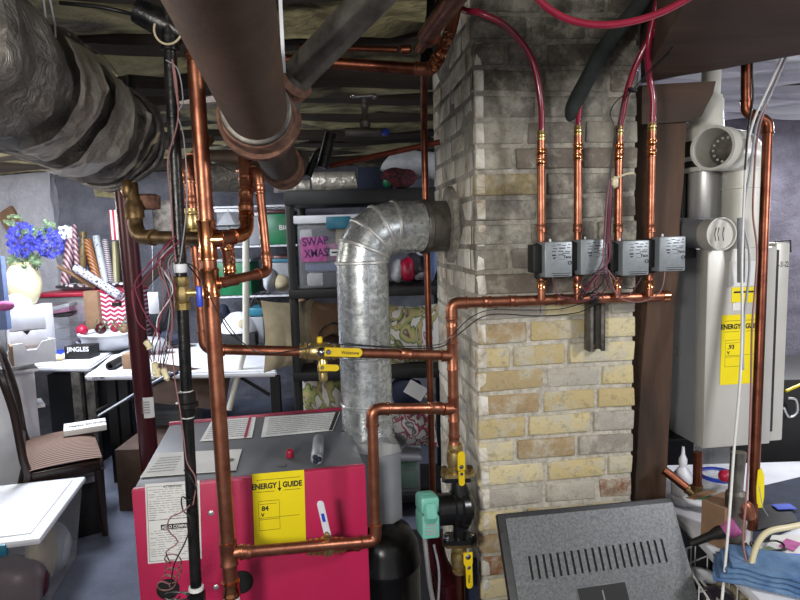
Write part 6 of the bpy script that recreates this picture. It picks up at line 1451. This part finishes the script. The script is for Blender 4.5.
MB().box((q.x-cwb*.55,q.y-.03,ZTb+ht+.001),(q.x+cwb*.75,q.y+.21,ZTb+ht+.07),None,.015).build('lid','tealh',co_)
MB().tube(spline([V((q.x-cwb*.4,q.y,ZTb+ht+.06)),V((q.x-.0,q.y,ZTb+ht+.15)),V((q.x+cwb*.6,q.y,ZTb+ht+.06))],5),.009,8).build('handle','blackp',co_)
q=atz(209,345,ZTb); hang('dark_cloth','dark bundle on the table behind the tall riser',210,306,226,342,'navy',q.y,zmin=ZTb+.002)
T('floor_shade_sheet',MB().box((-.05,1.66,.001),(.30,3.1,.012),None,.003),'blackp','black sheet added for the shade on the floor between the boiler and the chimney','mat')  # black sheet put in to keep the floor here as dark as shade
# black expansion tank beside the boiler
tk=V((at(384,560,1.82).x,1.82,0)); kt=E('black_tank','glossy black pressure tank standing on the floor right of the boiler','tank',tk)
zt2=at(384,532,1.75).z; r=.115
MB().lathe([(r*.8,.0),(r*.8,.05),(r,.06),(r,zt2-.14),(r*1.03,zt2-.135),(r*1.03,zt2-.125),(r,zt2-.12),(r*.96,zt2-.07),(r*.75,zt2-.025),(r*.4,zt2-.004),(.0001,zt2)],tk,(0,0,1),40).build('shell','blackm',kt)
# ================================================================== LIGHT
def area(name,loc,target,size,power,col=(1,1,1),sy=None):
    l=bpy.data.lights.new(name,'AREA'); l.energy=power; l.color=col; l.size=size
    if sy: l.shape='RECTANGLE'; l.size_y=sy
    o=bpy.data.objects.new(name,l); COL.objects.link(o); o.location=loc
    o.rotation_euler=(V(target)-V(loc)).to_track_quat('-Z','Y').to_euler(); return o
area('key_lamp',(-.6,-.5,1.75),(.1,1.6,.35),.25,25,(1,.96,.90))
area('tube_lamp_craft',(-2.2,3.9,2.18),(-2.4,4.3,0),.35,85,(.86,.91,1),1.2)
area('shelf_area_light',(-.9,2.7,2.18),(-.7,3.4,0.6),.3,8,(.9,.94,1),1.0)  # area light over the shelves, without a tube fixture
area('tube_lamp_right',(2.0,2.9,2.12),(1.9,2.9,0),.2,30,(.95,.96,1),1.2)
area('bench_lamp',(1.9,.4,2.1),(1.2,1.9,.8),.3,22,(.97,.97,1))
def point(name,loc,power,col,r=.08):
    l=bpy.data.lights.new(name,'POINT'); l.energy=power; l.color=col; l.shadow_soft_size=r; o=bpy.data.objects.new(name,l); COL.objects.link(o); o.location=loc
point('fill_left',(-2.7,1.7,1.8),26,(1,.95,.85)); point('fill_behind',(-.1,-.5,1.5),4,(1,.97,.92)); point('fill_right',(2.9,2.4,1.75),16,(.95,.96,1)); point('fill_back_left',(-3.3,4.1,1.75),26,(1,.95,.88))  # out-of-frame fill points added to lift ceiling and walls, no bulbs seen
w=bpy.data.worlds.new('world'); scn.world=w; w.use_nodes=True
w.node_tree.nodes['Background'].inputs[0].default_value=(.85,.86,.88,1); w.node_tree.nodes['Background'].inputs[1].default_value=.33
scn.view_settings.view_transform='Standard'; scn.view_settings.look='None'; scn.view_settings.gamma=1; scn.view_settings.use_curve_mapping=False
scn.view_settings.exposure=.45
